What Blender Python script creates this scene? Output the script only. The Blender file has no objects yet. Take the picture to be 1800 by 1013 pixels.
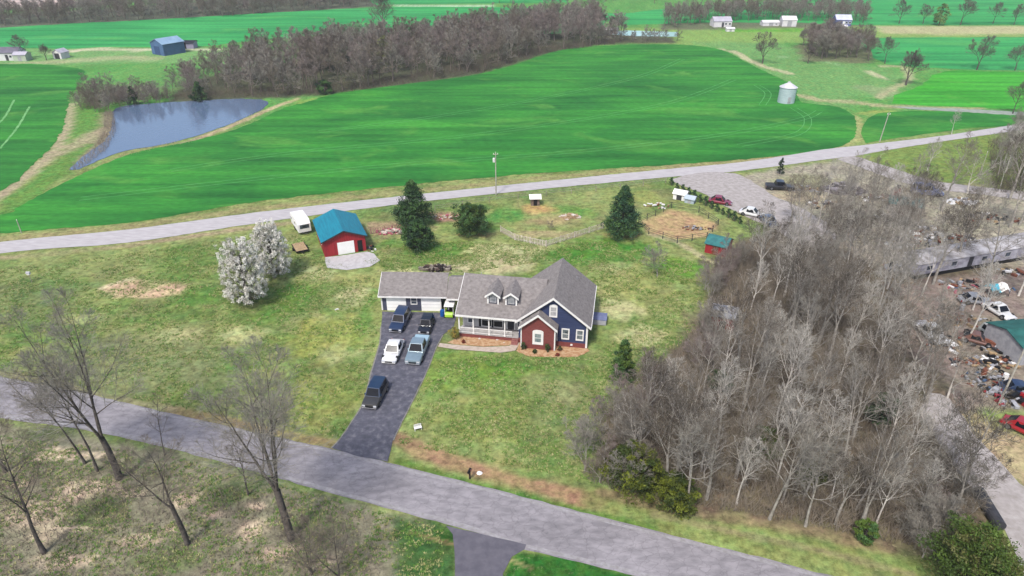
import bpy, math, random
import numpy as np
from mathutils import Vector, Matrix
C = bpy.context.scene
R = math.radians
rnd = random.Random(7)
# ------------------------------------------------------------------ camera, sky, sun, exposure
FPX, CX, CY, HZ, H = 1200.0, 900.0, 506.5, -165.0, 50.0
PITCH = math.atan((CY - HZ) / FPX)
cam_d = bpy.data.cameras.new('camera'); cam = bpy.data.objects.new('camera', cam_d); C.collection.objects.link(cam)
cam.location = (0, 0, H); cam.rotation_euler = (math.pi/2 - PITCH, 0, 0)
cam_d.sensor_width = 36; cam_d.lens = 36*FPX/1800; cam_d.clip_start = .5; cam_d.clip_end = 6000
C.camera = cam
SUN_EL, SUN_AZ = R(55), R(206)        # azimuth measured from +Y clockwise: sun stands to the left, a little behind the camera
sx, sy, sz = math.sin(SUN_AZ)*math.cos(SUN_EL), math.cos(SUN_AZ)*math.cos(SUN_EL), math.sin(SUN_EL)
W = bpy.data.worlds.new('World'); C.world = W; W.use_nodes = True
nt = W.node_tree; bg = nt.nodes['Background']
sky = nt.nodes.new('ShaderNodeTexSky'); sky.sky_type = 'NISHITA'; sky.sun_disc = False
sky.sun_elevation = SUN_EL; sky.sun_rotation = SUN_AZ; sky.dust_density = 3.0; sky.ozone_density = 1.0; sky.air_density = 1.0
nt.links.new(sky.outputs[0], bg.inputs[0]); bg.inputs[1].default_value = 0.12
sl = bpy.data.lights.new('sun', 'SUN'); sl.energy = 2.0; sl.angle = R(7); sl.color = (1, .96, .9)
sun = bpy.data.objects.new('sun', sl); C.collection.objects.link(sun)
sun.rotation_euler = Vector((sx, sy, sz)).to_track_quat('Z', 'Y').to_euler()
C.view_settings.view_transform = 'Standard'; C.view_settings.look = 'None'; C.view_settings.gamma = 1
C.view_settings.exposure = .92
C.cycles.max_bounces = 5; C.cycles.transparent_max_bounces = 4; C.cycles.volume_bounces = 0
GAIN = 1.45                           # display value of a level white surface, used to turn wanted colours into albedos
# ------------------------------------------------------------------ helpers
def G(x, y, z=0.0):
    v = y - CY; u = x - CX
    dy = FPX*math.cos(PITCH) - v*math.sin(PITCH); dz = -(FPX*math.sin(PITCH) + v*math.cos(PITCH))
    t = (z - H)/dz
    return (u*t, dy*t)
def PR(X, Y, Z=0.0):
    zz = Z - H
    d = Y*math.cos(PITCH) - zz*math.sin(PITCH); up = Y*math.sin(PITCH) + zz*math.cos(PITCH)
    return CX + FPX*X/d, CY - FPX*up/d
def lin(c):
    c = c/255.0
    return c/12.92 if c <= .04045 else ((c + .055)/1.055)**2.4
def A(r, g, b, k=1.0):
    return tuple(min(.9, lin(v)/GAIN*k) for v in (r, g, b))
_m = {}
def mat(name, c1=None, c2=None, scale=3.0, rough=.8, metal=0., bump=0., detail=4., spec=.3, stretch=None, rot=0., coat=0., c3=None, lo=.35, hi=.65):
    if name in _m: return _m[name]
    m = bpy.data.materials.new(name); m.use_nodes = True; n = m.node_tree.nodes; l = m.node_tree.links
    b = n['Principled BSDF']; b.inputs['Roughness'].default_value = rough; b.inputs['Metallic'].default_value = metal
    b.inputs['Specular IOR Level'].default_value = spec; b.inputs['Coat Weight'].default_value = coat
    c2 = c2 or tuple(v*.8 for v in c1)
    tc = n.new('ShaderNodeTexCoord'); mp = n.new('ShaderNodeMapping'); l.new(tc.outputs['Object'], mp.inputs[0])
    mp.inputs['Rotation'].default_value = (0, 0, rot)
    if stretch: mp.inputs['Scale'].default_value = stretch
    nz = n.new('ShaderNodeTexNoise'); nz.inputs['Scale'].default_value = scale; nz.inputs['Detail'].default_value = detail
    nz.inputs['Roughness'].default_value = .6
    l.new(mp.outputs[0], nz.inputs[0])
    cr = n.new('ShaderNodeValToRGB'); l.new(nz.outputs[0], cr.inputs[0])
    cr.color_ramp.elements[0].position = lo; cr.color_ramp.elements[1].position = hi
    cr.color_ramp.elements[0].color = (*c1, 1); cr.color_ramp.elements[1].color = (*c2, 1)
    if c3:
        e = cr.color_ramp.elements.new((lo+hi)/2); e.color = (*c3, 1)
    l.new(cr.outputs[0], b.inputs['Base Color'])
    if bump:
        bp = n.new('ShaderNodeBump'); bp.inputs['Strength'].default_value = bump; bp.inputs['Distance'].default_value = .05
        l.new(nz.outputs[0], bp.inputs['Height']); l.new(bp.outputs[0], b.inputs['Normal'])
    _m[name] = m
    return m
def tag(o, label=None, cat=None, group=None, kind=None):
    if label: o['label'] = label
    if cat: o['category'] = cat
    if group: o['group'] = group
    if kind: o['kind'] = kind
    return o
def empty(name, loc, rz=0., label=None, cat=None, group=None):
    o = bpy.data.objects.new(name, None); C.collection.objects.link(o)
    o.location = (loc[0], loc[1], loc[2] if len(loc) > 2 else 0); o.rotation_euler = (0, 0, rz); o.empty_display_size = .3
    return tag(o, label, cat, group)
class MB:
    def __init__(s): s.v = []; s.f = []; s.m = []
    def add(s, vs, fs, mi=0):
        b = len(s.v); s.v += [tuple(p) for p in vs]; s.f += [tuple(i+b for i in f) for f in fs]; s.m += [mi]*len(fs); return s
    def box(s, x0, x1, y0, y1, z0, z1, mi=0, rz=0., c=None):
        vs = [(x, y, z) for z in (z0, z1) for x, y in ((x0, y0), (x1, y0), (x1, y1), (x0, y1))]
        if rz:
            cx, cy = c or ((x0+x1)/2, (y0+y1)/2); ca, sa = math.cos(rz), math.sin(rz)
            vs = [(cx+(x-cx)*ca-(y-cy)*sa, cy+(x-cx)*sa+(y-cy)*ca, z) for x, y, z in vs]
        return s.add(vs, [(3, 2, 1, 0), (4, 5, 6, 7), (0, 1, 5, 4), (1, 2, 6, 5), (2, 3, 7, 6), (3, 0, 4, 7)], mi)
    def prism_y(s, poly, y0, y1, mi=0):          # polygon of (x, z), counter-clockwise seen from -y
        n = len(poly); vs = [(x, y0, z) for x, z in poly] + [(x, y1, z) for x, z in poly]
        fs = [tuple(range(n)), tuple(range(2*n-1, n-1, -1))] + [(i+n, (i+1) % n+n, (i+1) % n, i) for i in range(n)]
        return s.add(vs, fs, mi)
    def prism_x(s, poly, x0, x1, mi=0):          # polygon of (y, z)
        n = len(poly); vs = [(x0, y, z) for y, z in poly] + [(x1, y, z) for y, z in poly]
        fs = [tuple(range(n-1, -1, -1)), tuple(range(n, 2*n))] + [(i, (i+1) % n, (i+1) % n+n, i+n) for i in range(n)]
        return s.add(vs, fs, mi)
    def loft(s, rings, mi=0, caps=True):
        b = len(s.v); n = len(rings[0])
        vs = [p for r in rings for p in r]; fs = []
        for k in range(len(rings)-1):
            for i in range(n):
                j = (i+1) % n; fs.append((k*n+i, k*n+j, (k+1)*n+j, (k+1)*n+i))
        if caps: fs += [tuple(range(n-1, -1, -1)), tuple(range((len(rings)-1)*n, len(rings)*n))]
        return s.add(vs, fs, mi)
    def tube(s, pts, rad, n=6, mi=0):
        pts = [Vector(p) for p in pts]; rings = []
        rad = rad if isinstance(rad, (list, tuple)) else [rad]*len(pts)
        for i, p in enumerate(pts):
            d = (pts[min(i+1, len(pts)-1)] - pts[max(i-1, 0)]).normalized()
            a = d.orthogonal().normalized(); b_ = d.cross(a)
            rings.append([p + (a*math.cos(2*math.pi*k/n) + b_*math.sin(2*math.pi*k/n))*rad[i] for k in range(n)])
        return s.loft(rings, mi)
    def cyl_y(s, x, y0, y1, z, r, n=14, mi=0): return s.tube([(x, y0, z), (x, y1, z)], r, n, mi)
    def cyl_x(s, x0, x1, y, z, r, n=14, mi=0): return s.tube([(x0, y, z), (x1, y, z)], r, n, mi)
    def cyl_z(s, x, y, z0, z1, r, n=10, mi=0): return s.tube([(x, y, z0), (x, y, z1)], r, n, mi)
    def build(s, name, mats, parent=None, smooth=False, bevel=0):
        me = bpy.data.meshes.new(name); me.from_pydata(s.v, [], s.f); me.update()
        for m in (mats if isinstance(mats, (list, tuple)) else [mats]): me.materials.append(m)
        if any(s.m): me.polygons.foreach_set('material_index', s.m)
        if smooth: me.shade_smooth()
        o = bpy.data.objects.new(name, me); C.collection.objects.link(o)
        if parent: o.parent = parent
        if bevel:
            bv = o.modifiers.new('bevel', 'BEVEL'); bv.width = bevel; bv.segments = 2; bv.limit_method = 'ANGLE'
        return o
def npmesh(name, V, F, mats, parent=None, mi=None, smooth=False):
    """V (n,3) array, F (m,k) index array."""
    me = bpy.data.meshes.new(name); V = np.asarray(V, dtype=np.float32); F = np.asarray(F, dtype=np.int32); k = F.shape[1]
    me.vertices.add(len(V)); me.vertices.foreach_set('co', V.ravel())
    me.loops.add(F.size); me.loops.foreach_set('vertex_index', F.ravel())
    me.polygons.add(len(F)); me.polygons.foreach_set('loop_start', np.arange(0, F.size, k, dtype=np.int32))
    for m in (mats if isinstance(mats, (list, tuple)) else [mats]): me.materials.append(m)
    if mi is not None: me.polygons.foreach_set('material_index', np.asarray(mi, dtype=np.int32))
    me.update(calc_edges=True); me.validate()
    if smooth: me.shade_smooth()
    o = bpy.data.objects.new(name, me); C.collection.objects.link(o)
    if parent: o.parent = parent
    return o
def copy_tree(o, parent=None):
    c = o.copy(); C.collection.objects.link(c)
    if parent: c.parent = parent
    for ch in list(o.children): copy_tree(ch, c)
    return c
# ---- lattice noise in numpy
_nr = np.random.RandomState(3); _L = _nr.rand(256, 256)
def vnoise(x, y, s, off=0):
    x = np.asarray(x)*s + 37.7*off; y = np.asarray(y)*s + 91.3*off
    xi = np.floor(x).astype(int); yi = np.floor(y).astype(int); fx = x-xi; fy = y-yi
    fx = fx*fx*(3-2*fx); fy = fy*fy*(3-2*fy)
    g = lambda a, b: _L[a & 255, b & 255]
    return (g(xi, yi)*(1-fx)+g(xi+1, yi)*fx)*(1-fy) + (g(xi, yi+1)*(1-fx)+g(xi+1, yi+1)*fx)*fy
def fbm(x, y, s, off=0, o=4):
    t = 0; a = .5; w = 0
    for k in range(o):
        t = t + a*vnoise(x, y, s*2**k, off+k*3.1); w += a; a *= .55
    return t/w
def inpoly(px, py, poly):
    ins = np.zeros(np.shape(px), bool); n = len(poly)
    for i in range(n):
        x0, y0 = poly[i]; x1, y1 = poly[(i+1) % n]
        if y0 == y1: continue
        c = ((y0 > py) != (y1 > py)) & (px < (x1-x0)*(py-y0)/(y1-y0)+x0)
        ins ^= c
    return ins
def polydist(px, py, line):
    d = np.full(np.shape(px), 1e9)
    for (x0, y0), (x1, y1) in zip(line[:-1], line[1:]):
        dx, dy = x1-x0, y1-y0; t = np.clip(((px-x0)*dx+(py-y0)*dy)/(dx*dx+dy*dy+1e-9), 0, 1)
        d = np.minimum(d, np.hypot(px-x0-t*dx, py-y0-t*dy))
    return d
# ------------------------------------------------------------------ the ground sheet, its colour laid out as patches of grass, straw, soil
ys = [-60.0]
while ys[-1] < 520:
    Y = ys[-1]; ys.append(Y + max(.3, .3*(Y*Y+2500)/(60*60+2500)))
ys += [600, 800, 1200, 2000, 3500]; ys = np.array(ys)
xs = np.concatenate([[-3000, -1500, -800, -500], np.arange(-360, -100, 1.6), np.arange(-100, 100, .4), np.arange(100, 361, 1.6), [500, 800, 1500, 3000]])
XX, YY = np.meshgrid(xs, ys)
PXx, PYy = PR(XX, np.maximum(YY, -20), 0)
near = YY > 2
ls = lambda r, g, b: np.array([lin(r), lin(g), lin(b)])/GAIN
def blend(col, c, w): return col*(1-w[..., None]) + c*w[..., None]
n1 = fbm(XX, YY, .09, 1); n2 = fbm(XX, YY, .35, 2); n3 = fbm(XX, YY, 1.1, 3); n4 = fbm(XX, YY, .02, 5)
ss = lambda x, a, b: (lambda t: t*t*(3-2*t))(np.clip((x-a)/(b-a), 0, 1))
col = np.zeros(XX.shape+(3,)) + ls(140, 156, 92)
col = blend(col, ls(98, 130, 64), ss(n1, .42, .62)*.75)
col = blend(col, ls(150, 156, 100), ss(n2, .5, .72)*.75)
col = blend(col, ls(104, 116, 66), ss(n3, .5, .8)*.5)
col = blend(col, ls(122, 120, 84), ss(fbm(XX, YY, .2, 8), .55, .75)*.5)
far = ss(YY, 150, 200)
col = blend(col, ls(72, 158, 72), far*.7)
def patch(cx, cy, rx, ry, c, k=1., soft=.5, rot=0., ns=.5, off=0, shape=2.0):
    """A patch of another ground cover with a ragged edge; centre and size given on the photograph's grid and turned into ground metres."""
    global col
    X0, Y0 = G(cx, cy); Xa, _ = G(cx+rx, cy); _, Yb = G(cx, cy-ry); a = abs(Xa-X0); b = abs(Yb-Y0)
    ca, sa = math.cos(rot), math.sin(rot); dx = XX-X0; dy = YY-Y0
    u = (dx*ca+dy*sa)/a; v = (-dx*sa+dy*ca)/b
    d = (np.abs(u)**shape+np.abs(v)**shape)**(1/shape)
    d = d + (fbm(XX, YY, ns, 11+off)-.5)*1.1
    col = blend(col, ls(*c), (1-ss(d, 1-soft, 1+soft*.3))*k)
def strip(line, wpx, c, k=1., ns=.6, off=0, soft=.6):
    """A worn track or verge along a line, wpx = half width in metres."""
    global col
    ln = [G(*p) for p in line]; d = polydist(XX, YY, ln)/wpx + (fbm(XX, YY, ns, 21+off)-.5)*1.0
    col = blend(col, ls(*c), (1-ss(d, 1-soft, 1+soft*.4))*k*near)
def area(poly, c, k=1., ns=.3, amp=0., off=0, soft=2.):
    global col
    pl = [G(*p) for p in poly]; ins = inpoly(XX, YY, pl)
    d = polydist(XX, YY, pl+[pl[0]]); sd = np.where(ins, d, -d) + (fbm(XX, YY, ns, 31+off)-.5)*amp
    w = ss(sd, -soft/2, soft/2)*k
    col = blend(col, ls(*c), w)
# far ground covers
area([(-400, 130), (-300, 96), (0, 86), (200, 84), (360, 86), (440, 90), (430, 110), (150, 112), (0, 118)], (120, 165, 100), .8, amp=6, soft=5)
strip([(100, 92), (170, 86), (250, 88)], 3.5, (205, 198, 165), .9)
strip([(-60, 120), (0, 116), (110, 108), (220, 101), (265, 104)], 5.0, (170, 175, 130), .8)
strip([(240, 88), (330, 86), (380, 88)], 3.0, (205, 200, 170), .8)
strip([(320, 33), (400, 40), (490, 44), (560, 48), (640, 48), (740, 51), (860, 50)], 3.5, (190, 200, 150), .95)
strip([(490, 42), (560, 36)], 3.0, (150, 195, 130), .7)
area([(-400, 8), (-200, 3), (60, -2), (170, 2), (140, 10), (0, 16), (-300, 25)], (205, 185, 175), 1., amp=8, soft=10)
strip([(690, 9), (760, 11), (860, 10)], 5, (190, 215, 180), .8)
area([(1060, 50), (1250, 48), (1500, 44), (1560, 52), (1800, 48), (2100, 46), (2100, 70), (1550, 66), (1250, 80), (1060, 76)], (140, 170, 90), .8, amp=10, soft=8)
area([(1540, 47), (1700, 46), (1900, 46), (2200, 50), (2200, 60), (1700, 61), (1550, 60)], (190, 185, 140), .9, amp=5, soft=4)
strip([(1245, 50), (1300, 54), (1400, 53)], 5, (90, 165, 45), .9)
area([(1200, 72), (1380, 78), (1500, 100), (1560, 130), (1600, 150), (1500, 190), (1420, 184), (1350, 140), (1280, 90)], (112, 160, 92), .85, amp=16, soft=8, ns=.08)
strip([(1262, 86), (1295, 92), (1312, 104), (1345, 118), (1390, 130)], 1.8, (195, 190, 150), .9)
strip([(1350, 98), (1440, 106), (1480, 116)], 1.2, (150, 185, 135), .6)
patch(1540, 132, 9, 9, (205, 195, 160), .8)
patch(1545, 160, 40, 12, (150, 165, 120), .6)
strip([(1550, 116), (1590, 118), (1600, 140), (1560, 162), (1545, 172)], 1.6, (180, 175, 135), .8)
strip([(1390, 165), (1440, 176), (1500, 180), (1560, 187), (1640, 191), (1720, 190)], 2.2, (178, 172, 130), .85)
strip([(1500, 205), (1508, 225), (1500, 245), (1470, 258)], 2.0, (165, 170, 110), .9)
strip([(1520, 200), (1560, 195)], 2.0, (160, 170, 90), .7)
area([(1500, 262), (1740, 230), (1900, 215), (1900, 330), (1700, 318), (1560, 300)], (118, 142, 70), .85, amp=6, soft=4)
# verges of the far road
strip([(-200, 452), (0, 421), (225, 399), (450, 367), (690, 340), (900, 319), (1150, 296), (1300, 284), (1450, 261)], 1.5, (160, 152, 105), .75, off=1)
strip([(-200, 474), (0, 454), (110, 445), (225, 432), (450, 399), (520, 391)], 1.0, (168, 150, 120), .75, off=2)
strip([(690, 366), (900, 343), (1100, 321), (1180, 312)], 2.2, (108, 132, 80), .6, off=3)
# pond banks and the left track
strip([(-40, 365), (0, 346), (50, 306), (100, 264), (120, 222), (126, 185)], 1.5, (176, 166, 130), .95, off=4)
area([(0, 352), (60, 315), (110, 268), (125, 215), (130, 175), (200, 190), (190, 250), (120, 300), (40, 370), (0, 380)], (92, 142, 62), .85, amp=3, soft=2)
strip([(0, 346), (50, 306), (100, 262), (120, 218), (126, 182)], 1.3, (178, 168, 134), .9, off=4)
patch(172, 235, 24, 36, (172, 160, 128), .85, off=2)
strip([(190, 200), (192, 225), (180, 255), (150, 278)], 2.4, (150, 138, 112), .9, off=5)
strip([(345, 245), (405, 222), (455, 200), (500, 182), (520, 175)], 1.4, (192, 176, 138), .9, off=6)
strip([(210, 280), (290, 262), (350, 244)], 1.2, (150, 150, 115), .8, off=6)
patch(550, 180, 45, 8, (130, 165, 80), .8, off=7)
patch(210, 165, 80, 18, (120, 118, 95), .8, off=8)
patch(350, 130, 90, 22, (92, 140, 78), .7, off=8)
area([(290, 182), (460, 174), (560, 168), (700, 152), (850, 131), (950, 99), (1050, 79), (1190, 76), (1190, 66), (1000, 50), (860, 60), (650, 90), (450, 118), (320, 145)], (84, 78, 68), .9, amp=6, soft=4)
area([(-300, 80), (0, 50), (230, 40), (450, 27), (660, 13), (700, -6), (500, -6), (170, 16), (-300, 40)], (98, 96, 88), .9, amp=8, soft=6)
area([(1410, 108), (1530, 112), (1540, 86), (1440, 70), (1400, 80)], (110, 108, 84), .85, amp=5, soft=3)
area([(1160, 54), (1525, 48), (1525, 26), (1160, 36)], (108, 104, 90), .8, amp=6, soft=4)
# the yard behind the house
patch(880, 462, 60, 22, (190, 182, 138), .85, off=9, ns=.4)
patch(800, 470, 70, 10, (196, 188, 146), .8, off=10)
patch(640, 488, 60, 18, (165, 168, 105), .7, off=11)
patch(1110, 500, 60, 40, (158, 165, 98), .7, off=12)
patch(1060, 520, 40, 26, (170, 172, 112), .6, off=13)
for i, (a_, b_, c_, d_, e_) in enumerate([(700, 480, 40, 10, .8), (930, 440, 40, 12, .7), (1090, 545, 45, 22, .7), (1130, 590, 50, 24, .7), (1080, 470, 40, 12, .6), (620, 520, 40, 20, .6), (600, 620, 40, 20, .5), (540, 560, 50, 14, .5), (990, 690, 40, 22, .5), (800, 700, 40, 18, .4), (300, 590, 70, 16, .45), (430, 590, 50, 18, .5), (150, 560, 60, 12, .4), (860, 440, 50, 14, .8), (560, 480, 40, 12, .6)]):
    patch(a_, b_, c_, d_, (196, 194, 142), e_, off=100+i, ns=.7)
for i, (a_, b_, c_, d_, e_) in enumerate([(600, 440, 40, 12, .7), (350, 520, 60, 20, .6), (520, 510, 50, 14, .7), (100, 500, 60, 16, .5), (420, 640, 60, 18, .5), (640, 560, 16, 60, .6), (900, 650, 70, 16, .6), (780, 690, 30, 30, .5), (1000, 450, 50, 14, .8), (1130, 440, 50, 14, .8), (700, 430, 50, 10, .7), (860, 400, 30, 10, .7)]):
    patch(a_, b_, c_, d_, (82, 134, 52), e_, off=130+i, ns=.5)
patch(1060, 440, 80, 28, (74, 134, 46), .85, off=14)
patch(1190, 470, 45, 22, (92, 150, 45), .8, off=15)
patch(770, 440, 70, 20, (84, 132, 50), .8, off=16)
patch(890, 380, 45, 14, (78, 140, 62), .8, off=17)
patch(985, 372, 60, 14, (92, 145, 62), .7, off=17)
patch(948, 368, 34, 10, (190, 160, 105), .95, off=18)
patch(970, 385, 50, 12, (178, 162, 115), .7, off=19)
patch(960, 412, 90, 7, (176, 160, 120), .7, off=20)
patch(835, 412, 40, 6, (160, 135, 95), .8, off=21)
patch(1092, 414, 38, 7, (140, 122, 80), .85, off=21)
patch(690, 402, 70, 14, (172, 145, 118), .75, off=22, ns=.6)
patch(790, 382, 45, 10, (182, 140, 122), .75, off=22, ns=.6)
patch(1140, 348, 32, 14, (150, 158, 88), .8, off=22)
area([(1122, 390), (1180, 370), (1225, 378), (1262, 396), (1240, 416), (1190, 424), (1140, 408)], (194, 166, 122), .9, amp=2.4, soft=1.6)
patch(1215, 402, 28, 9, (150, 125, 95), .6, off=23, ns=.9)
strip([(1140, 412), (1190, 425), (1215, 440), (1260, 466), (1300, 500)], .7, (190, 182, 140), .8, off=23)
# lawns left and in front
area([(176, 508), (215, 492), (275, 491), (335, 499), (318, 519), (250, 524), (200, 522)], (206, 180, 144), .95, amp=1.2, soft=1.2)
strip([(180, 506), (230, 490)], .6, (214, 200, 160), .8)
patch(500, 540, 70, 40, (84, 126, 48), .6, off=25)
patch(330, 460, 70, 40, (96, 130, 60), .7, off=26)
patch(120, 460, 150, 35, (138, 150, 92), .6, off=27)
patch(60, 520, 120, 40, (104, 122, 78), .6, off=28)
patch(570, 590, 80, 45, (152, 160, 80), .65, off=29)
patch(250, 640, 220, 50, (124, 132, 92), .7, off=30)
patch(560, 700, 80, 60, (140, 148, 78), .6, off=31)
patch(820, 650, 110, 40, (110, 148, 56), .6, off=32)
patch(860, 730, 130, 50, (124, 142, 72), .6, off=33)
patch(1000, 720, 90, 70, (124, 138, 88), .6, off=34)
strip([(700, 775), (760, 800), (850, 830), (950, 855), (1050, 885)], 1.25, (168, 136, 104), .85, off=35)
strip([(300, 722), (420, 745), (520, 768), (590, 782)], .9, (160, 135, 100), .7, off=36)
strip([(0, 655), (150, 690), (300, 722)], .8, (150, 140, 110), .6, off=36)
strip([(700, 812), (830, 850), (1000, 893), (1150, 930)], .5, (76, 122, 42), .7, off=37)
strip([(1050, 880), (1200, 915), (1400, 950), (1560, 990), (1650, 1020)], 1.8, (122, 142, 78), .55, off=38)
strip([(1150, 905), (1300, 938), (1450, 970), (1600, 1010)], .5, (160, 150, 112), .6, off=90)
strip([(1060, 866), (1200, 895), (1400, 928), (1560, 962)], 1.0, (152, 128, 102), .65, off=39)
# leaf litter and woods floor
area([(1060, 830), (1060, 740), (1160, 640), (1240, 520), (1260, 450), (1340, 400), (1560, 400), (1900, 480), (1900, 560), (1720, 560), (1700, 700), (1760, 900), (1690, 1000), (1560, 960), (1350, 915), (1150, 880)], (112, 98, 84), .9, amp=5, soft=3)
area([(1290, 310), (1480, 282), (1600, 318), (1900, 350), (1900, 470), (1560, 470), (1400, 420), (1380, 360), (1300, 325)], (168, 160, 142), .9, amp=5, soft=3)
patch(1420, 318, 70, 12, (142, 146, 100), .6, off=40)
patch(1400, 345, 60, 14, (176, 162, 130), .6, off=41)
area([(1560, 500), (1900, 460), (1900, 720), (1700, 720), (1600, 620)], (146, 132, 122), .85, amp=4, soft=3)
patch(1770, 800, 70, 70, (190, 170, 135), .8, off=42)
area([(-200, 742), (0, 742), (300, 795), (600, 878), (790, 925), (800, 1200), (-200, 1200)], (140, 134, 114), .9, amp=2, soft=1.5)
for i, (a_, b_, c_, d_, e_) in enumerate([(150, 860, 60, 20, 1), (90, 800, 40, 14, 1), (60, 900, 70, 30, .7), (250, 950, 50, 14, .7), (110, 985, 60, 18, .9),
        (330, 880, 36, 18, .8), (440, 930, 30, 24, .9), (480, 975, 30, 14, .8), (80, 940, 30, 20, .6), (200, 905, 30, 10, .8), (560, 990, 40, 14, .5), (215, 868, 50, 9, 1), (170, 800, 34, 7, .9), (30, 850, 30, 8, .8), (380, 905, 22, 8, .9), (140, 930, 26, 7, .9), (300, 930, 30, 6, .8), (450, 890, 18, 10, 1), (520, 965, 20, 8, .8)]):
    patch(a_, b_, c_, d_, (212, 192, 164), 1.0*e_, off=50+i, ns=1.0)
for i, (a_, b_, c_, d_) in enumerate([(180, 900, 60, 30), (300, 985, 80, 25), (420, 860, 60, 30), (560, 920, 70, 30), (80, 760, 70, 15)]):
    patch(a_, b_, c_, d_, (98, 116, 66), .7, off=70+i, ns=.7)
area([(690, 905), (800, 938), (806, 1100), (730, 1100), (690, 960)], (46, 98, 34), .85, amp=1.2, soft=1.5)
area([(905, 968), (1000, 975), (1200, 1035), (1400, 1100), (890, 1100), (880, 1020)], (40, 104, 36), .95, amp=1., soft=1.)
area([(740, 898), (800, 925), (806, 960), (770, 950)], (38, 90, 30), .8, amp=1.2, soft=1)
strip([(722, 935), (760, 947), (800, 958)], .22, (150, 132, 92), .8, off=80)
strip([(900, 985), (935, 1000)], .2, (170, 160, 110), .7, off=81)
nf = fbm(XX, YY, .5, 60, 2)
col = col*(0.8+.4*nf)[..., None]
V = np.stack([XX, YY, np.zeros_like(XX)], -1).reshape(-1, 3)
ny, nx = XX.shape; ii = np.arange(ny-1)[:, None]*nx + np.arange(nx-1)[None]
F = np.stack([ii, ii+1, ii+nx+1, ii+nx], -1).reshape(-1, 4)
def groundmat(name, attr=None):
    m = bpy.data.materials.new(name); m.use_nodes = True; n = m.node_tree.nodes; l = m.node_tree.links; b = n['Principled BSDF']
    b.inputs['Roughness'].default_value = .95; b.inputs['Specular IOR Level'].default_value = .1
    at = n.new('ShaderNodeVertexColor'); at.layer_name = 'cover'
    tc = n.new('ShaderNodeTexCoord')
    def noise(s, d=4, r=.65):
        q = n.new('ShaderNodeTexNoise'); q.inputs['Scale'].default_value = s; q.inputs['Detail'].default_value = d; q.inputs['Roughness'].default_value = r
        l.new(tc.outputs['Object'], q.inputs[0]); return q
    a1 = noise(1.1, 5, .75); a2 = noise(.45, 4)
    r1 = n.new('ShaderNodeMapRange'); r1.inputs[1].default_value = .3; r1.inputs[2].default_value = .7; r1.inputs[3].default_value = .42; r1.inputs[4].default_value = 1.55
    l.new(a1.outputs[0], r1.inputs[0])
    mx = n.new('ShaderNodeVectorMath'); mx.operation = 'SCALE'; l.new(at.outputs[0], mx.inputs[0]); l.new(r1.outputs[0], mx.inputs['Scale'])
    hs = n.new('ShaderNodeHueSaturation'); l.new(mx.outputs[0], hs.inputs['Color'])
    r2 = n.new('ShaderNodeMapRange'); r2.inputs[1].default_value = .35; r2.inputs[2].default_value = .65; r2.inputs[3].default_value = .47; r2.inputs[4].default_value = .52
    l.new(a2.outputs[0], r2.inputs[0]); l.new(r2.outputs[0], hs.inputs['Hue'])
    fl = noise(1.7, 6, .8); r3 = n.new('ShaderNodeMapRange'); r3.inputs[1].default_value = .56; r3.inputs[2].default_value = .74; r3.inputs[3].default_value = 0; r3.inputs[4].default_value = .75
    l.new(fl.outputs[0], r3.inputs[0]); mk = noise(.16, 3); r4 = n.new('ShaderNodeMapRange'); r4.inputs[1].default_value = .4; r4.inputs[2].default_value = .62; l.new(mk.outputs[0], r4.inputs[0])
    mu = n.new('ShaderNodeMath'); mu.operation = 'MULTIPLY'; l.new(r3.outputs[0], mu.inputs[0]); l.new(r4.outputs[0], mu.inputs[1])
    sm = n.new('ShaderNodeMix'); sm.data_type = 'RGBA'; l.new(mu.outputs[0], sm.inputs[0]); l.new(hs.outputs[0], sm.inputs[6]); sm.inputs[7].default_value = (*A(206, 202, 152), 1)
    l.new(sm.outputs[2], b.inputs['Base Color'])
    bp = n.new('ShaderNodeBump'); bp.inputs['Strength'].default_value = .9; bp.inputs['Distance'].default_value = .15
    l.new(a1.outputs[0], bp.inputs['Height']); l.new(bp.outputs[0], b.inputs['Normal'])
    return m
ground = npmesh('ground', V, F, groundmat('ground_cover')); tag(ground, kind='structure')
ca = ground.data.color_attributes.new('cover', 'FLOAT_COLOR', 'POINT')
ca.data.foreach_set('color', np.concatenate([np.clip(col, 0, 1), np.ones(col.shape[:2]+(1,))], -1).astype(np.float32).ravel())
# ------------------------------------------------------------------ sheets on the ground: fields, roads, drives, pond
def sheet(name, poly, z, m, step=1.2, jit=.25, kind='structure', px=True, seed=0, label=None):
    pts = [G(*p) for p in poly] if px else poly
    out = []; r_ = random.Random(seed)
    for i, (x0, y0) in enumerate(pts):
        x1, y1 = pts[(i+1) % len(pts)]; L = math.hypot(x1-x0, y1-y0); n = max(1, min(400, int(L/step)))
        for k in range(n):
            t = k/n; out.append((x0+(x1-x0)*t+(r_.random()-.5)*2*jit, y0+(y1-y0)*t+(r_.random()-.5)*2*jit, z))
    b = MB(); b.add(out, [tuple(range(len(out)))])
    o = b.build(name, m)
    if o.data.polygons[0].normal.z < 0: o.data.flip_normals()
    return tag(o, label, kind=kind)
def smooth(pts, n=6):                     # Catmull-Rom through the given points
    o = []
    P = [pts[0]]+list(pts)+[pts[-1]]
    for i in range(1, len(P)-2):
        for k in range(n):
            t = k/n; a, b, c, d = P[i-1], P[i], P[i+1], P[i+2]
            o.append(tuple(.5*((2*b[j])+(-a[j]+c[j])*t+(2*a[j]-5*b[j]+4*c[j]-d[j])*t*t+(-a[j]+3*b[j]-3*c[j]+d[j])*t**3) for j in (0, 1)))
    return o+[pts[-1]]
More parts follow.
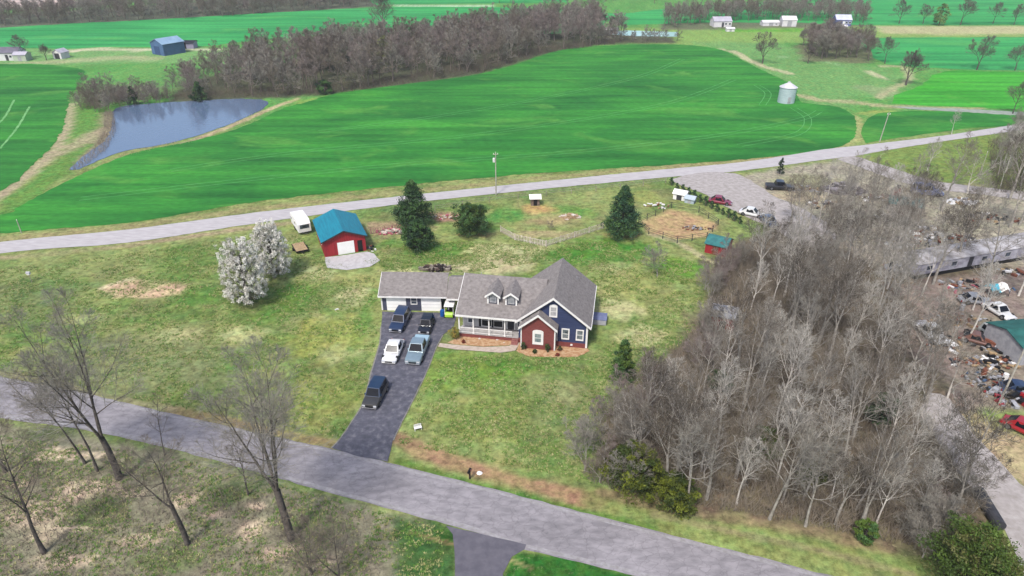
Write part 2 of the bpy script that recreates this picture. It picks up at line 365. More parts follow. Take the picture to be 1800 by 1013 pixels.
def fieldmat(name, ca_, cb, cc, rot=0., sc=1.):
    m = bpy.data.materials.new(name); m.use_nodes = True; n = m.node_tree.nodes; l = m.node_tree.links; b = n['Principled BSDF']
    b.inputs['Roughness'].default_value = .95; b.inputs['Specular IOR Level'].default_value = .1
    tc = n.new('ShaderNodeTexCoord')
    def noise(s, st, d=4, ds=0.):
        mp = n.new('ShaderNodeMapping'); mp.inputs['Rotation'].default_value = (0, 0, rot); mp.inputs['Scale'].default_value = st
        l.new(tc.outputs['Object'], mp.inputs[0])
        q = n.new('ShaderNodeTexNoise'); q.inputs['Scale'].default_value = s; q.inputs['Detail'].default_value = d; q.inputs['Distortion'].default_value = ds
        l.new(mp.outputs[0], q.inputs[0]); return q
    def ramp(src, e):
        q = n.new('ShaderNodeValToRGB'); l.new(src, q.inputs[0]); q.color_ramp.elements[0].position = e[0][0]; q.color_ramp.elements[0].color = (*e[0][1], 1)
        q.color_ramp.elements[1].position = e[-1][0]; q.color_ramp.elements[1].color = (*e[-1][1], 1)
        for p, c in e[1:-1]:
            x = q.color_ramp.elements.new(p); x.color = (*c, 1)
        return q
    a = noise(.03*sc, (1, 2.2, 1), 3, .6); s = noise(.10*sc, (.22, 3.2, 1), 4, .3); g = noise(1.2, (.5, 1, 1), 4)
    c1 = ramp(a.outputs[0], [(.35, ca_), (.65, cb)]); c2 = ramp(s.outputs[0], [(.36, (.76, .78, .8)), (.5, (1.,)*3), (.64, (1.3, 1.2, 1.08))])
    mx = n.new('ShaderNodeMix'); mx.data_type = 'RGBA'; mx.blend_type = 'MULTIPLY'; mx.inputs[0].default_value = 1
    l.new(c1.outputs[0], mx.inputs[6]); l.new(c2.outputs[0], mx.inputs[7])
    f2 = noise(.05*sc, (1, 1.6, 1), 5, 1.0); c3 = ramp(f2.outputs[0], [(.56, (0, 0, 0)), (.72, (.8,)*3)])
    m2 = n.new('ShaderNodeMix'); m2.data_type = 'RGBA'; l.new(c3.outputs[0], m2.inputs[0]); l.new(mx.outputs[2], m2.inputs[6]); m2.inputs[7].default_value = (*cc, 1)
    r1 = n.new('ShaderNodeMapRange'); r1.inputs[1].default_value = .3; r1.inputs[2].default_value = .7; r1.inputs[3].default_value = .82; r1.inputs[4].default_value = 1.18
    l.new(g.outputs[0], r1.inputs[0])
    vm = n.new('ShaderNodeVectorMath'); vm.operation = 'SCALE'; l.new(m2.outputs[2], vm.inputs[0]); l.new(r1.outputs[0], vm.inputs['Scale'])
    l.new(vm.outputs[0], b.inputs['Base Color'])
    return m
FNEAR = fieldmat('wheat_near', A(44, 116, 50), A(62, 144, 56), A(92, 154, 66), rot=-.14)
FFAR = fieldmat('wheat_far', A(48, 148, 80), A(64, 166, 92), A(92, 174, 88), rot=.05, sc=.6)
FBRT = fieldmat('pasture_bright', A(62, 160, 48), A(74, 172, 60), A(110, 178, 70), rot=.05, sc=1.)
big = smooth([(-260, 445), (0, 411), (225, 392), (450, 355), (700, 327), (870, 311), (1000, 301), (1150, 292), (1300, 281), (1400, 271), (1475, 258),
       (1502, 240), (1503, 207), (1470, 188), (1410, 180), (1400, 160), (1385, 145), (1345, 126), (1308, 108), (1268, 88), (1200, 79), (1100, 79), (1000, 86), (955, 97), (850, 129),
       (700, 150), (590, 165), (540, 180), (500, 190), (420, 226), (330, 250), (220, 274), (100, 328), (30, 366), (0, 378), (-260, 430)], 4)
sheet('wheat_field', big, .04, FNEAR, jit=.3)
sheet('wheat_field', smooth([(-500, 160), (-300, 138), (0, 113), (120, 118), (150, 128), (140, 150), (122, 172), (114, 215), (92, 258), (45, 300), (0, 336), (-260, 440)], 3), .05, FNEAR, jit=.4)
sheet('far_field', smooth([(-500, 100), (-300, 78), (0, 49), (230, 37), (450, 24), (640, 14), (700, 12), (1000, 14), (1060, 22), (1060, 45), (980, 60), (640, 58), (450, 72), (330, 84), (230, 82), (100, 86), (0, 86), (-300, 105)], 2), .03, FFAR, jit=1., step=5)
sheet('far_field', [(1000, 22), (1100, 24), (1180, 14), (1300, 6), (1500, -4), (2300, -10), (2300, 44), (1900, 44), (1500, 44), (1400, 40), (1240, 40), (1100, 44)], .03, FFAR, jit=.8, step=5)
sheet('far_field', smooth([(1500, 68), (1700, 66), (2200, 70), (2200, 130), (1800, 124), (1700, 122), (1560, 114), (1530, 90)], 2), .03, FFAR, jit=.6, step=4)
sheet('pasture', smooth([(1570, 168), (1620, 150), (1660, 126), (1800, 127), (2200, 135), (2200, 215), (1800, 193), (1640, 187), (1570, 182)], 3), .045, FBRT, jit=.5, step=3)
sheet('pasture', smooth([(1512, 235), (1530, 205), (1600, 196), (1800, 200), (1900, 203), (1900, 218), (1800, 222), (1700, 226), (1560, 246), (1520, 252)], 3), .05, FNEAR, jit=.4, step=3)
sheet('pasture', [(660, 9), (700, 8), (1000, 5), (1000, 0), (1300, -6), (640, -8)], .035, FFAR, jit=.8, step=5)
ROADF = mat('far_asphalt', A(200, 195, 196), A(180, 175, 176), 1.2, .9, detail=6, stretch=(.4, 1.5, 1))
sheet('far_road', smooth([(-300, 465), (0, 426), (225, 404), (450, 374), (690, 347), (900, 325), (1150, 300), (1300, 286), (1400, 271), (1450, 263), (1550, 252), (1650, 240), (1730, 228), (1900, 203),
       (1910, 212), (1740, 237), (1650, 250), (1550, 266), (1500, 275), (1450, 281), (1300, 301), (1150, 314), (900, 338), (690, 361), (450, 393), (225, 427), (0, 446), (-300, 495)], 4), .055, ROADF, jit=.08)
def roadmat():
    m = mat('near_asphalt', A(138, 134, 138), A(162, 157, 161), 1.5, .9, detail=10, bump=.3, stretch=(.5, 1.1, 1), rot=.27, lo=.38, hi=.62)
    n = m.node_tree.nodes; l = m.node_tree.links; b = n['Principled BSDF']; src = b.inputs['Base Color'].links[0].from_socket
    tc = n.new('ShaderNodeTexCoord'); mp = n.new('ShaderNodeMapping'); mp.inputs['Rotation'].default_value = (0, 0, .27); mp.inputs['Scale'].default_value = (1, 1.3, 1)
    nz = n.new('ShaderNodeTexNoise'); nz.inputs['Scale'].default_value = 1.4; nz.inputs['Detail'].default_value = 5
    l.new(tc.outputs['Object'], mp.inputs[0]); l.new(mp.outputs[0], nz.inputs[0])
    ad = n.new('ShaderNodeVectorMath'); ad.operation = 'MULTIPLY_ADD'; l.new(nz.outputs['Color'], ad.inputs[0]); ad.inputs[1].default_value = (.8, .8, .8); l.new(mp.outputs[0], ad.inputs[2])
    vo = n.new('ShaderNodeTexVoronoi'); vo.feature = 'DISTANCE_TO_EDGE'; vo.inputs['Scale'].default_value = .8; l.new(ad.outputs[0], vo.inputs[0])
    r = n.new('ShaderNodeMapRange'); r.inputs[1].default_value = 0.0; r.inputs[2].default_value = .035; r.inputs[3].default_value = .74; r.inputs[4].default_value = 1; l.new(vo.outputs[0], r.inputs[0])
    big_ = n.new('ShaderNodeTexNoise'); big_.inputs['Scale'].default_value = .13; big_.inputs['Detail'].default_value = 3; l.new(mp.outputs[0], big_.inputs[0])
    r2 = n.new('ShaderNodeMapRange'); r2.inputs[1].default_value = .35; r2.inputs[2].default_value = .65; r2.inputs[3].default_value = .88; r2.inputs[4].default_value = 1.12; l.new(big_.outputs[0], r2.inputs[0])
    mm = n.new('ShaderNodeMath'); mm.operation = 'MULTIPLY'; l.new(r.outputs[0], mm.inputs[0]); l.new(r2.outputs[0], mm.inputs[1])
    sc = n.new('ShaderNodeVectorMath'); sc.operation = 'SCALE'; l.new(src, sc.inputs[0]); l.new(mm.outputs[0], sc.inputs['Scale']); l.new(sc.outputs[0], b.inputs['Base Color'])
    return m
ROADN = roadmat()
rt = [(-400, 575), (-150, 632), (0, 662), (150, 692), (297, 727), (450, 761), (600, 794), (850, 856), (1100, 921), (1300, 971), (1470, 1016), (1700, 1085)]
rb = [(1600, 1165), (1300, 1066), (1100, 1009), (920, 966), (850, 942), (780, 921), (600, 873), (450, 830), (297, 789), (150, 757), (0, 736), (-150, 712), (-400, 665)]
sheet('near_road', smooth(rt, 5)+smooth(rb, 5), .05, ROADN, jit=.07, step=.8, seed=4)
EDGE = mat('road_edge', A(172, 169, 172), A(148, 144, 144), 2, .95)
def ribbon(name, line, w, z, m, off=0., jit=.03):
    pts = [Vector(G(*p)) for p in smooth(line, 5)]; L = []; Rr = []
    for i, p in enumerate(pts):
        d = (pts[min(i+1, len(pts)-1)]-pts[max(i-1, 0)]).normalized(); nrm = Vector((-d.y, d.x))
        L.append(tuple(p+nrm*(off+w/2))); Rr.append(tuple(p+nrm*(off-w/2)))
    return sheet(name, L+Rr[::-1], z, m, jit=jit, px=False)
ribbon('road_edge', rt, .35, .057, EDGE, off=-.35)
ribbon('road_edge', rb, .38, .057, EDGE, off=-.38)
DRIVE = mat('drive_asphalt', A(80, 81, 90), A(126, 124, 130), 1.3, .85, detail=7, bump=.2, lo=.35, hi=.68, c3=A(95, 95, 107))
dl = [(583, 789), (600, 770), (619, 742), (640, 706), (653, 655), (668, 604), (670, 575), (672, 548)]
dr = [(803, 551), (798, 575), (778, 590), (766, 612), (749, 655), (724, 707), (706, 742), (691, 775), (682, 812)]
sheet('driveway', dl+dr+[(630, 803)], .062, DRIVE, jit=.05, seed=5)
ribbon('driveway_edge', dl[:-1], .16, .068, mat('drive_edge', A(150, 146, 138), A(120, 118, 108), 3), off=.05)
ribbon('driveway_edge', dr[2:-1], .14, .068, _m['drive_edge'], off=.05)
sheet('side_road', [(783, 925), (796, 940), (799, 970), (800, 1040), (806, 1130), (880, 1130), (884, 1010), (900, 980), (922, 966), (925, 958)], .064, mat('side_asphalt', A(94, 92, 102), A(110, 107, 116), 1.2, .9, detail=6), jit=.04)
GRAVEL = mat('gravel', A(192, 186, 182), A(156, 149, 142), 1.2, .95, detail=8, bump=.4, c3=A(174, 167, 164), lo=.3, hi=.7)
sheet('gravel_lot', smooth([(1180, 316), (1215, 306), (1262, 303), (1300, 309), (1335, 328), (1360, 345), (1420, 372), (1470, 410), (1440, 440), (1370, 410), (1325, 388), (1275, 365), (1235, 340), (1195, 326)], 3), .06, GRAVEL, jit=.35)
sheet('gravel_drive', smooth([(1470, 280), (1500, 275), (1530, 284), (1580, 300), (1640, 318), (1730, 330), (1900, 350), (1900, 364), (1720, 342), (1620, 330), (1560, 312), (1510, 294)], 3), .06, GRAVEL, jit=.2)
sheet('gravel_drive', smooth([(1630, 690), (1665, 700), (1710, 760), (1770, 830), (1850, 900), (1950, 1010), (1950, 1150), (1850, 1100), (1760, 930), (1700, 850), (1650, 780), (1610, 730)], 3), .06, GRAVEL, jit=.3)
PAD = mat('concrete', A(206, 202, 204), A(184, 180, 180), 1.5, .9, detail=6)
sheet('concrete_pad', [(571, 453), (600, 450), (645, 443), (658, 447), (667, 459), (650, 470), (610, 475), (574, 472)], .065, PAD, jit=.1)
sheet('front_path', [(773, 604), (800, 607), (850, 611), (895, 609), (906, 601), (914, 603), (906, 617), (880, 621), (800, 615), (770, 610)], .07, mat('path_concrete', A(206, 190, 176), A(180, 165, 150), 2), jit=.03, step=.6)
sheet('mulch_bed', [(786, 603), (810, 592), (905, 600), (905, 605), (893, 608), (850, 610), (800, 606)], .055, mat('mulch', A(172, 130, 92), A(200, 168, 132), 2.5, .95, detail=6, lo=.4, hi=.6), jit=.05, step=.5)
sheet('mulch_bed', [(912, 604), (1030, 610), (1036, 618), (1016, 628), (975, 629), (930, 627), (907, 618)], .055, _m['mulch'], jit=.08, step=.5)
TRK = mat('tramline', A(96, 168, 92), A(70, 150, 74), .5, .95)
for i, ln in enumerate([[(300, 300), (520, 268), (760, 246), (1000, 214), (1180, 180), (1290, 140)], [(140, 350), (420, 318), (700, 290), (1000, 268), (1250, 240), (1400, 212), (1440, 196)], [(560, 232), (760, 206), (960, 172), (1120, 136), (1200, 104)], [(1395, 190), (1420, 210), (1400, 236), (1300, 256)], [(1330, 150), (1350, 165), (1340, 185)]]):
    for of in (-.9, .9): ribbon('tyre_track', ln, .22, .052, TRK, off=of, jit=.05)
for ln in ([(0, 262), (30, 225), (52, 188)], [(-30, 240), (5, 210), (25, 176)]): ribbon('tyre_track', ln, .5, .062, mat('tramline_pale', A(128, 186, 116), A(96, 160, 90), .5, .95), jit=.1)
# pond
wm = bpy.data.materials.new('pond_water'); wm.use_nodes = True; n = wm.node_tree.nodes; l = wm.node_tree.links; b = n['Principled BSDF']
b.inputs['Base Color'].default_value = (*A(98, 118, 146), 1); b.inputs['Roughness'].default_value = .1; b.inputs['Specular IOR Level'].default_value = .5; b.inputs['IOR'].default_value = 1.7
tc = n.new('ShaderNodeTexCoord'); mp = n.new('ShaderNodeMapping'); mp.inputs['Scale'].default_value = (1, .6, 1); l.new(tc.outputs['Object'], mp.inputs[0])
nz = n.new('ShaderNodeTexNoise'); nz.inputs['Scale'].default_value = 1.1; nz.inputs['Detail'].default_value = 6; l.new(mp.outputs[0], nz.inputs[0])
bp = n.new('ShaderNodeBump'); bp.inputs['Strength'].default_value = .2; bp.inputs['Distance'].default_value = .1; l.new(nz.outputs[0], bp.inputs['Height']); l.new(bp.outputs[0], b.inputs['Normal'])
sheet('pond', smooth([(120, 300), (150, 272), (182, 250), (196, 225), (198, 200), (212, 188), (270, 182), (340, 178), (420, 174), (470, 178), (462, 192), (425, 210), (380, 228), (340, 241), (290, 254), (220, 266), (180, 280), (140, 298)], 3), .07, wm, jit=.25)
sheet('far_pond', [(1062, 57), (1100, 54), (1192, 57), (1190, 65), (1120, 64), (1070, 61)], .07, mat('pale_water', A(190, 225, 222), A(160, 205, 200), .2, .3), jit=.3)
sheet('farm_track', [(1560, 187), (1640, 190), (1720, 193), (1800, 198), (1950, 208), (1950, 215), (1800, 204), (1700, 198), (1600, 192)], .058, mat('track_grey', A(168, 176, 165), A(140, 150, 135), .6), jit=.3)
# ------------------------------------------------------------------ trees
BARK = mat('bark_grey', A(190, 184, 174), A(132, 126, 118), 2.2, .95, detail=5)
BARKD = mat('bark_dark', A(112, 104, 98), A(68, 62, 58), 2.2, .95)
BARKL = mat('bark_pale', A(232, 226, 216), A(184, 176, 168), 2.0, .95)
TWIG = mat('twigs_grey', A(168, 163, 152), A(128, 122, 112), .6, .95)
TWIGP = mat('twigs_mauve', A(164, 150, 144), A(128, 114, 108), .6, .95)
TWIGB = mat('twigs_brown', A(146, 136, 122), A(106, 96, 84), .6, .95)
TWIGL = mat('twigs_pale', A(200, 196, 186), A(160, 154, 144), .6, .95)
TWIGD = mat('twigs_umber', A(108, 98, 86), A(76, 68, 60), .6, .95)
class Tubes:
    def __init__(s): s.v = []; s.f = []; s.b = 0
    def path(s, P, Rd, n):
        P = np.asarray(P); k = len(P); D = np.gradient(P, axis=0); D /= np.linalg.norm(D, axis=1)[:, None]+1e-9
        ref = np.array([0.31, .95, .05]) if abs(D[0][1]) < .8 else np.array([1., 0, 0.1])
        a = np.cross(D, ref); a /= np.linalg.norm(a, axis=1)[:, None]+1e-9; b = np.cross(D, a)
        t = np.arange(n)*2*math.pi/n
        ring = P[:, None]+(a[:, None]*np.cos(t)[None, :, None]+b[:, None]*np.sin(t)[None, :, None])*np.asarray(Rd)[:, None, None]
        s.v.append(ring.reshape(-1, 3)); i = np.arange(k-1)[:, None]*n+np.arange(n)[None]; j = np.arange(k-1)[:, None]*n+(np.arange(n)[None]+1) % n
        s.f.append(np.stack([i, j, j+n, i+n], -1).reshape(-1, 4)+s.b); s.b += k*n
    def get(s): return np.concatenate(s.v), np.concatenate(s.f)
def grow_bare(seed, h=11., r=.17, first=.3, spread=.62, limbs=9, sub=(7, 6, 5), twig=.016, lean=(0, 0), up=.35, forks=0, tw_len=1.0, limbwood=False):
    rs = np.random.RandomState(seed); tr = Tubes(); cr = Tubes()
    def wander(p, d, L, k, wob, rise):
        P = [p]; d = d/np.linalg.norm(d)
        for _ in range(k):
            d = d+rs.normal(0, wob, 3)+np.array([0, 0, rise/k]); d /= np.linalg.norm(d); P.append(P[-1]+d*L/k)
        return np.array(P)
    def side(d, ang, az):
        a = np.array([math.cos(az), math.sin(az), 0.]); a = a-a.dot(d)*d; a /= np.linalg.norm(a)+1e-6; return d*math.cos(ang)+a*math.sin(ang)
    def at(P, t):
        x = t*(len(P)-1); i = min(int(x), len(P)-2); f = x-i; d = P[i+1]-P[i]; return P[i]*(1-f)+P[i+1]*f, d/np.linalg.norm(d)
    def branch(p, d, L, r0, lv):
        k = (6, 4, 3, 2, 2)[min(lv-1, 4)]; P = wander(p, d, L, k, (.10, .14, .17, .2, .2)[min(lv-1, 4)], up*(1., .7, .4, .2, .2)[min(lv-1, 4)])
        Rd = np.linspace(r0, twig*.55, k+1); Rd = np.maximum(Rd, twig*.55)
        (tr if lv <= 2 and limbwood or lv == 1 else cr).path(P, Rd, 6 if lv == 1 else (4 if lv == 2 else 3))
        if lv > len(sub): return
        n = sub[lv-1]; az = rs.rand()*6.28
        for q in range(n):
            t = .14+.82*(q+rs.rand()*.9)/n; b, dd = at(P, min(t, .99)); az += 2.4+rs.normal(0, .4)
            branch(b, side(dd, .5+rs.rand()*.38, az), L*(.62*(1-t)+.17)*(.75+.5*rs.rand())*tw_len, max(twig*(.7+.3*(len(sub)-lv)*.5), (r0*(1-t)+twig*t)*.62), lv+1)
    stems = [(np.zeros(3), np.array([lean[0], lean[1], 1.]), h, r)]
    if forks:
        P = wander(np.zeros(3), np.array([lean[0], lean[1], 1.]), h*first, 4, .04, .1); tr.path(P, np.linspace(r*1.3, r*.95, 5), 8)
        stems = []
        for q in range(forks):
            a = q*2*math.pi/forks+rs.rand()*.8; s_ = .28+.3*rs.rand() if q else .08
            stems.append((P[-1]-np.array([0, 0, .1+.5*rs.rand()]), np.array([math.cos(a)*s_+lean[0], math.sin(a)*s_+lean[1], 1.]), h*(1-first)*((.75+.25*rs.rand()) if q else 1), r*(.5+.12*rs.rand())))
    for (p, d, L, r0) in stems:
        P = wander(p, d, L, 9, .045, .10); Rd = np.maximum(r0*(1-np.linspace(0, 1, 10)**.85), twig*.7); Rd[0] *= 1.25 if not forks else 1
        tr.path(P, Rd, 7)
        n = limbs if not forks else max(5, limbs*2//(forks+1)); az = rs.rand()*6.28
        f0 = first if not forks else .12
        for q in range(n):
            u = (q+rs.rand()*.8)/n; t = f0+(.97-f0)*u; b, dd = at(P, min(t, .98)); az += 2.4+rs.normal(0, .3)
            Lb = h*spread*(1.0-.72*u)*(.7+.5*rs.rand())*(1.0 if not forks else .85)
            branch(b, side(dd, .62+rs.rand()*.38-.2*u, az), Lb, max(twig*1.5, r0*(1-t)**.8*.5), 1)
    return tr.get(), cr.get()
def bare_tree(seed, bm=BARK, tm=TWIG, name='bare_tree', **k):
    (tv, tf), (cv, cf) = grow_bare(seed, **k)
    e = empty(name, (0, 0, 0)); npmesh('trunk', tv, tf, bm, e, smooth=True); npmesh('crown', cv, cf, tm, e)
    return e
def put(o, x, y, rz=0., sc=1., label=None, group=None, cat='tree', z=0., szk=1.):
    o.location = (x, y, z); o.rotation_euler = (0, 0, rz); o.scale = (sc, sc, sc*szk); tag(o, label, cat, group); return o
def variants(n, used, **k):
    return [bare_tree(s, **k) for s in n]
class Pool:
    """prototype trees; the first use takes the prototype itself, later uses copy it with its parts"""
    def __init__(s, protos): s.p = protos; s.used = [False]*len(protos)
    def take(s, i):
        i %= len(s.p)
        if s.used[i]: return copy_tree(s.p[i])
        s.used[i] = True; return s.p[i]
def scatter(poly, n, dmin, seed, px=True):
    r_ = random.Random(seed); pl = [G(*p) for p in poly] if px else poly; X = [p[0] for p in pl]; Y = [p[1] for p in pl]; o = []; tries = 0
    while len(o) < n and tries < n*400:
        tries += 1; x = r_.uniform(min(X), max(X)); y = r_.uniform(min(Y), max(Y))
        if not inpoly(np.array([x]), np.array([y]), pl)[0]: continue
        if any((x-a)**2+(y-b)**2 < dmin*dmin for a, b in o): continue
        o.append((x, y))
    return o
# near wood on the right
pool = Pool([bare_tree(101+i, bm=[BARK, BARKL, BARK, BARKL][i % 4], tm=[TWIG, TWIGL, TWIGB, TWIGL, TWIGD, TWIG][i], h=[11, 10, 12, 9, 11.5, 8.5][i], r=[.15, .13, .17, .12, .15, .11][i],
        first=[.3, .35, .25, .3, .38, .22][i], limbs=[13, 12, 13, 12, 14, 11][i], spread=[.44, .40, .48, .44, .44, .5][i], sub=(6, 5, 3), twig=.0135, up=.6, limbwood=True, forks=[0, 0, 2, 0, 3, 2][i]) for i in range(6)])
zones = [
 ([(1120, 872), (1250, 896), (1400, 925), (1540, 952), (1540, 900), (1400, 870), (1250, 840), (1110, 812)], 20, 2.0, 'leafless tree standing in the front row of the wood, along the roadside verge', 'front row of the roadside wood', .9),
 ([(1070, 812), (1250, 838), (1540, 898), (1690, 930), (1690, 850), (1640, 790), (1560, 760), (1400, 740), (1250, 730), (1140, 740)], 31, 2.5, 'grey leafless tree inside the dense wood between the front yard and the gravel drive', 'trees inside the roadside wood', .95),
 ([(1160, 720), (1250, 728), (1560, 758), (1640, 745), (1610, 640), (1560, 570), (1400, 570), (1330, 600), (1310, 640), (1240, 690)], 37, 2.6, 'grey leafless tree in the middle of the wood, level with the small red playhouse', 'trees in the middle of the wood', 1.),
 ([(1330, 570), (1545, 565), (1590, 520), (1590, 440), (1400, 425), (1330, 455), (1300, 490), (1310, 540)], 36, 2.5, 'leafless tree in the back of the wood, below the gravel lot with the parked cars', 'trees at the back of the wood', 1.),
]
zones.append(([(1375, 400), (1420, 375), (1560, 360), (1640, 395), (1640, 440), (1590, 440), (1400, 420)], 22, 2.8, 'leafless tree among the junk between the gravel lot and the teal shed roof', 'trees among the junk behind the wood', .9))
k = 0
for poly, n, dm, lab, grp, sc in zones:
    for x, y in scatter(poly, n, dm, 40+k):
        o = pool.take(rnd.randrange(6)); put(o, x, y, rnd.uniform(0, 6.28), sc*rnd.choice((.6, .8, .92, 1., 1.08, 1.18))*rnd.uniform(.92, 1.06), lab, grp, szk=rnd.uniform(.95, 1.15)); k += 1
# lower scrub trees at the lawn edge
scrub = Pool([bare_tree(140+i, bm=BARK, tm=[TWIGP, TWIG, TWIGB][i], name='bare_sapling', h=[5, 6, 4.5][i], r=.07, first=.12, limbs=12, spread=.5, sub=(7, 5, 3), twig=.014, forks=3) for i in range(3)])
for x, y in scatter([(1010, 830), (1070, 858), (1120, 868), (1110, 760), (1180, 690), (1150, 660), (1060, 730)], 16, 1.8, 77):
    put(scrub.take(rnd.randrange(3)), x, y, rnd.uniform(0, 6), rnd.uniform(.8, 1.15), 'low leafless sapling at the ragged left edge of the wood beside the front lawn', 'saplings along the lawn edge of the wood')
for x, y in scatter([(1230, 650), (1245, 560), (1225, 500), (1300, 455), (1310, 470), (1250, 520), (1262, 600), (1250, 660)], 11, 2.0, 78):
    put(scrub.take(rnd.randrange(3)), x, y, rnd.uniform(0, 6), rnd.uniform(.9, 1.3), 'low leafless sapling on the yard edge of the wood near the two small sheds', 'saplings along the yard edge of the wood')
for x, y in scatter([(1560, 955), (1640, 990), (1700, 940), (1720, 870), (1660, 850)], 9, 1.8, 79):
    put(scrub.take(rnd.randrange(3)), x, y, rnd.uniform(0, 6), rnd.uniform(.8, 1.2), 'low leafless sapling between the big corner cedar and the gravel drive', 'saplings by the gravel drive')
# trees over the scrapyard and the upper right corner
yardt = [(1655, 372, 1.25, 2, 'tall dark leafless tree beside the blue truck in the scrapyard'), (1600, 330, .8, 0, 'small leafless tree behind the teal shed roof'),
         (1678, 470, 1.05, 4, 'leafless tree in front of the long grey mobile home, near its left end'), (1690, 462, 1.15, 2, 'forked leafless tree just right of the middle of the mobile home'),
         (1620, 520, 1.0, 1, 'leafless tree behind the white pickup in the scrapyard'), (1598, 480, 1.0, 3, 'leafless tree at the left end of the long grey mobile home'),
         (1775, 400, 1.2, 2, 'big leafless tree behind the right end of the mobile home'), (1792, 396, 1.0, 4, 'leafless tree by the picture edge behind the mobile home'),
         (1720, 398, .9, 0, 'slim leafless tree behind the middle of the mobile home'), (1710, 545, .9, 3, 'leafless tree beside the turquoise tarp'),
         (1665, 700, .95, 5, 'dark leaning leafless tree at the bend of the gravel drive'), (1500, 350, .7, 3, 'thin leafless tree beside the grey heap of branches'),
         (1455, 345, .75, 1, 'thin leafless tree left of the grey heap of branches'), (1545, 400, .85, 0, 'leafless tree in front of the teal shed roof'),
         (1560, 440, .9, 2, 'leafless tree below the teal shed roof'), (1520, 420, .8, 5, 'small leafless tree between the wood and the teal shed')]
yardt += [(1640, 500, 1.1, 4, 'leafless tree in front of the mobile home, between its left end and the forked one'), (1735, 500, 1.25, 0, 'tall leafless tree in front of the right half of the mobile home'), (1790, 520, 1.2, 3, 'leafless tree at the right edge just above the turquoise tarp'),
  (1700, 600, 1.1, 1, 'tall slim leafless tree between the white pickup and the pale van'), (1775, 350, 1.3, 4, 'tall leafless tree by the curve of the gravel track near the right edge'), (1630, 300, .8, 3, 'leafless tree on the grass above the gravel track'), (1700, 340, 1.1, 5, 'broad leafless tree beside the white scrap heap'),
  (1560, 500, 1.0, 0, 'leafless tree at the wood edge left of the white pickup')]
for px, py, sc, vi, lab in yardt:
    x, y = G(px, py); put(pool.take(vi), x, y, rnd.uniform(0, 6), sc, lab)
for x, y in scatter([(1745, 290), (1900, 262), (1960, 330), (1900, 345), (1745, 335), (1735, 300)], 34, 2.0, 81):
    put(pool.take(rnd.randrange(6)), x, y, rnd.uniform(0, 6), rnd.uniform(.65, 1.05), 'leafless tree in the thicket by the far road at the right edge', 'thicket by the far road')
for x, y in scatter([(1770, 232), (1900, 215), (1900, 250), (1740, 262)], 16, 2, 82):
    put(scrub.take(rnd.randrange(3)), x, y, rnd.uniform(0, 6), 1.1, 'low leafless bush behind the thicket by the far road', 'bushes behind the far road thicket')
x, y = G(1672, 238); put(pool.take(1), x, y, 1, .62, 'pale leafless tree just beyond the far road')
x, y = G(1155, 486); put(scrub.take(1), x, y, 0, 1.0, 'rounded grey leafless small tree in the back yard right of the house')
x, y = G(968, 404); put(scrub.take(2), x, y, 0, .42, 'small bare shrub inside the picket fence')
# big trees of the foreground, each grown for its place
fore = [
 ((210, 842), dict(seed=11, h=21., r=.27, first=.26, limbs=18, spread=.40, sub=(9, 7, 5), twig=.0115, forks=4, up=.6), 'big forked leafless tree nearest the left end of the road', 0.),
 ((512, 948), dict(seed=31, h=20., r=.29, first=.3, limbs=18, spread=.42, sub=(9, 7, 5), twig=.0115, forks=4, up=.6), 'biggest leafless tree of the foreground, left of the driveway mouth', 0.),
 ((78, 972), dict(seed=13, h=14, r=.2, first=.3, limbs=14, spread=.34, sub=(7, 6, 4), twig=.011, lean=(-.04, .0)), 'slim dark tree with a bare trunk in the bottom left corner', 0.),
 ((330, 957), dict(seed=14, h=13, r=.19, first=.4, limbs=11, spread=.4, sub=(7, 6, 4), twig=.011, lean=(-.06, .0), forks=2), 'slim dark leafless tree with a leaning trunk between the two big ones', 0.),
 ((172, 828), dict(seed=15, h=14, r=.14, first=.4, limbs=12, spread=.34, sub=(7, 6, 3), twig=.011), 'thin tree directly left of the big forked one', 0.),
 ((150, 815), dict(seed=16, h=13, r=.13, first=.42, limbs=12, spread=.34, sub=(7, 6, 3), twig=.011, lean=(-.08, 0)), 'thin tree leaning left, second left of the big forked one', 0.),
 ((437, 870), dict(seed=17, h=8., r=.1, first=.25, limbs=12, spread=.35, sub=(6, 5, 3), twig=.011), 'short thin tree at the road edge left of the biggest tree', 0.),
 ((290, 800), dict(seed=18, h=7.5, r=.07, first=.3, limbs=10, spread=.3, sub=(5, 4, 2), twig=.011), 'short thin tree on the verge right of the big forked tree', 0.),
 ((10, 830), dict(seed=19, h=12, r=.16, first=.3, limbs=14, spread=.4, sub=(7, 6, 3), twig=.011), 'leafless tree cut by the left picture edge beside the road', 0.),
 ((600, 1035), dict(seed=20, h=9., r=.12, first=.2, limbs=14, spread=.42, sub=(7, 6, 3), twig=.011, forks=2), 'low twiggy tree at the bottom edge left of the side road', 0.),
 ((548, 1010), dict(seed=21, h=7, r=.1, first=.12, limbs=14, spread=.5, sub=(7, 6, 4), twig=.011, forks=4), 'brushy small tree at the foot of the biggest tree', 0.),
 ((8, 1040), dict(seed=23, h=9, r=.15, first=.3, limbs=12, spread=.4, sub=(6, 5, 3), twig=.011), 'low leafless tree in the very bottom left corner', 0.),
]
for (px, py), kw, lab, rz in fore:
    s_ = kw.pop('seed'); o = bare_tree(s_, bm=BARKD, tm=TWIGB if s_ < 31 and s_ != 11 else TWIG, **kw); x, y = G(px, py); put(o, x, y, rz, 1, lab)
DTW = mat('twigs_dark', A(128, 116, 112), A(96, 86, 84), .6, .95)
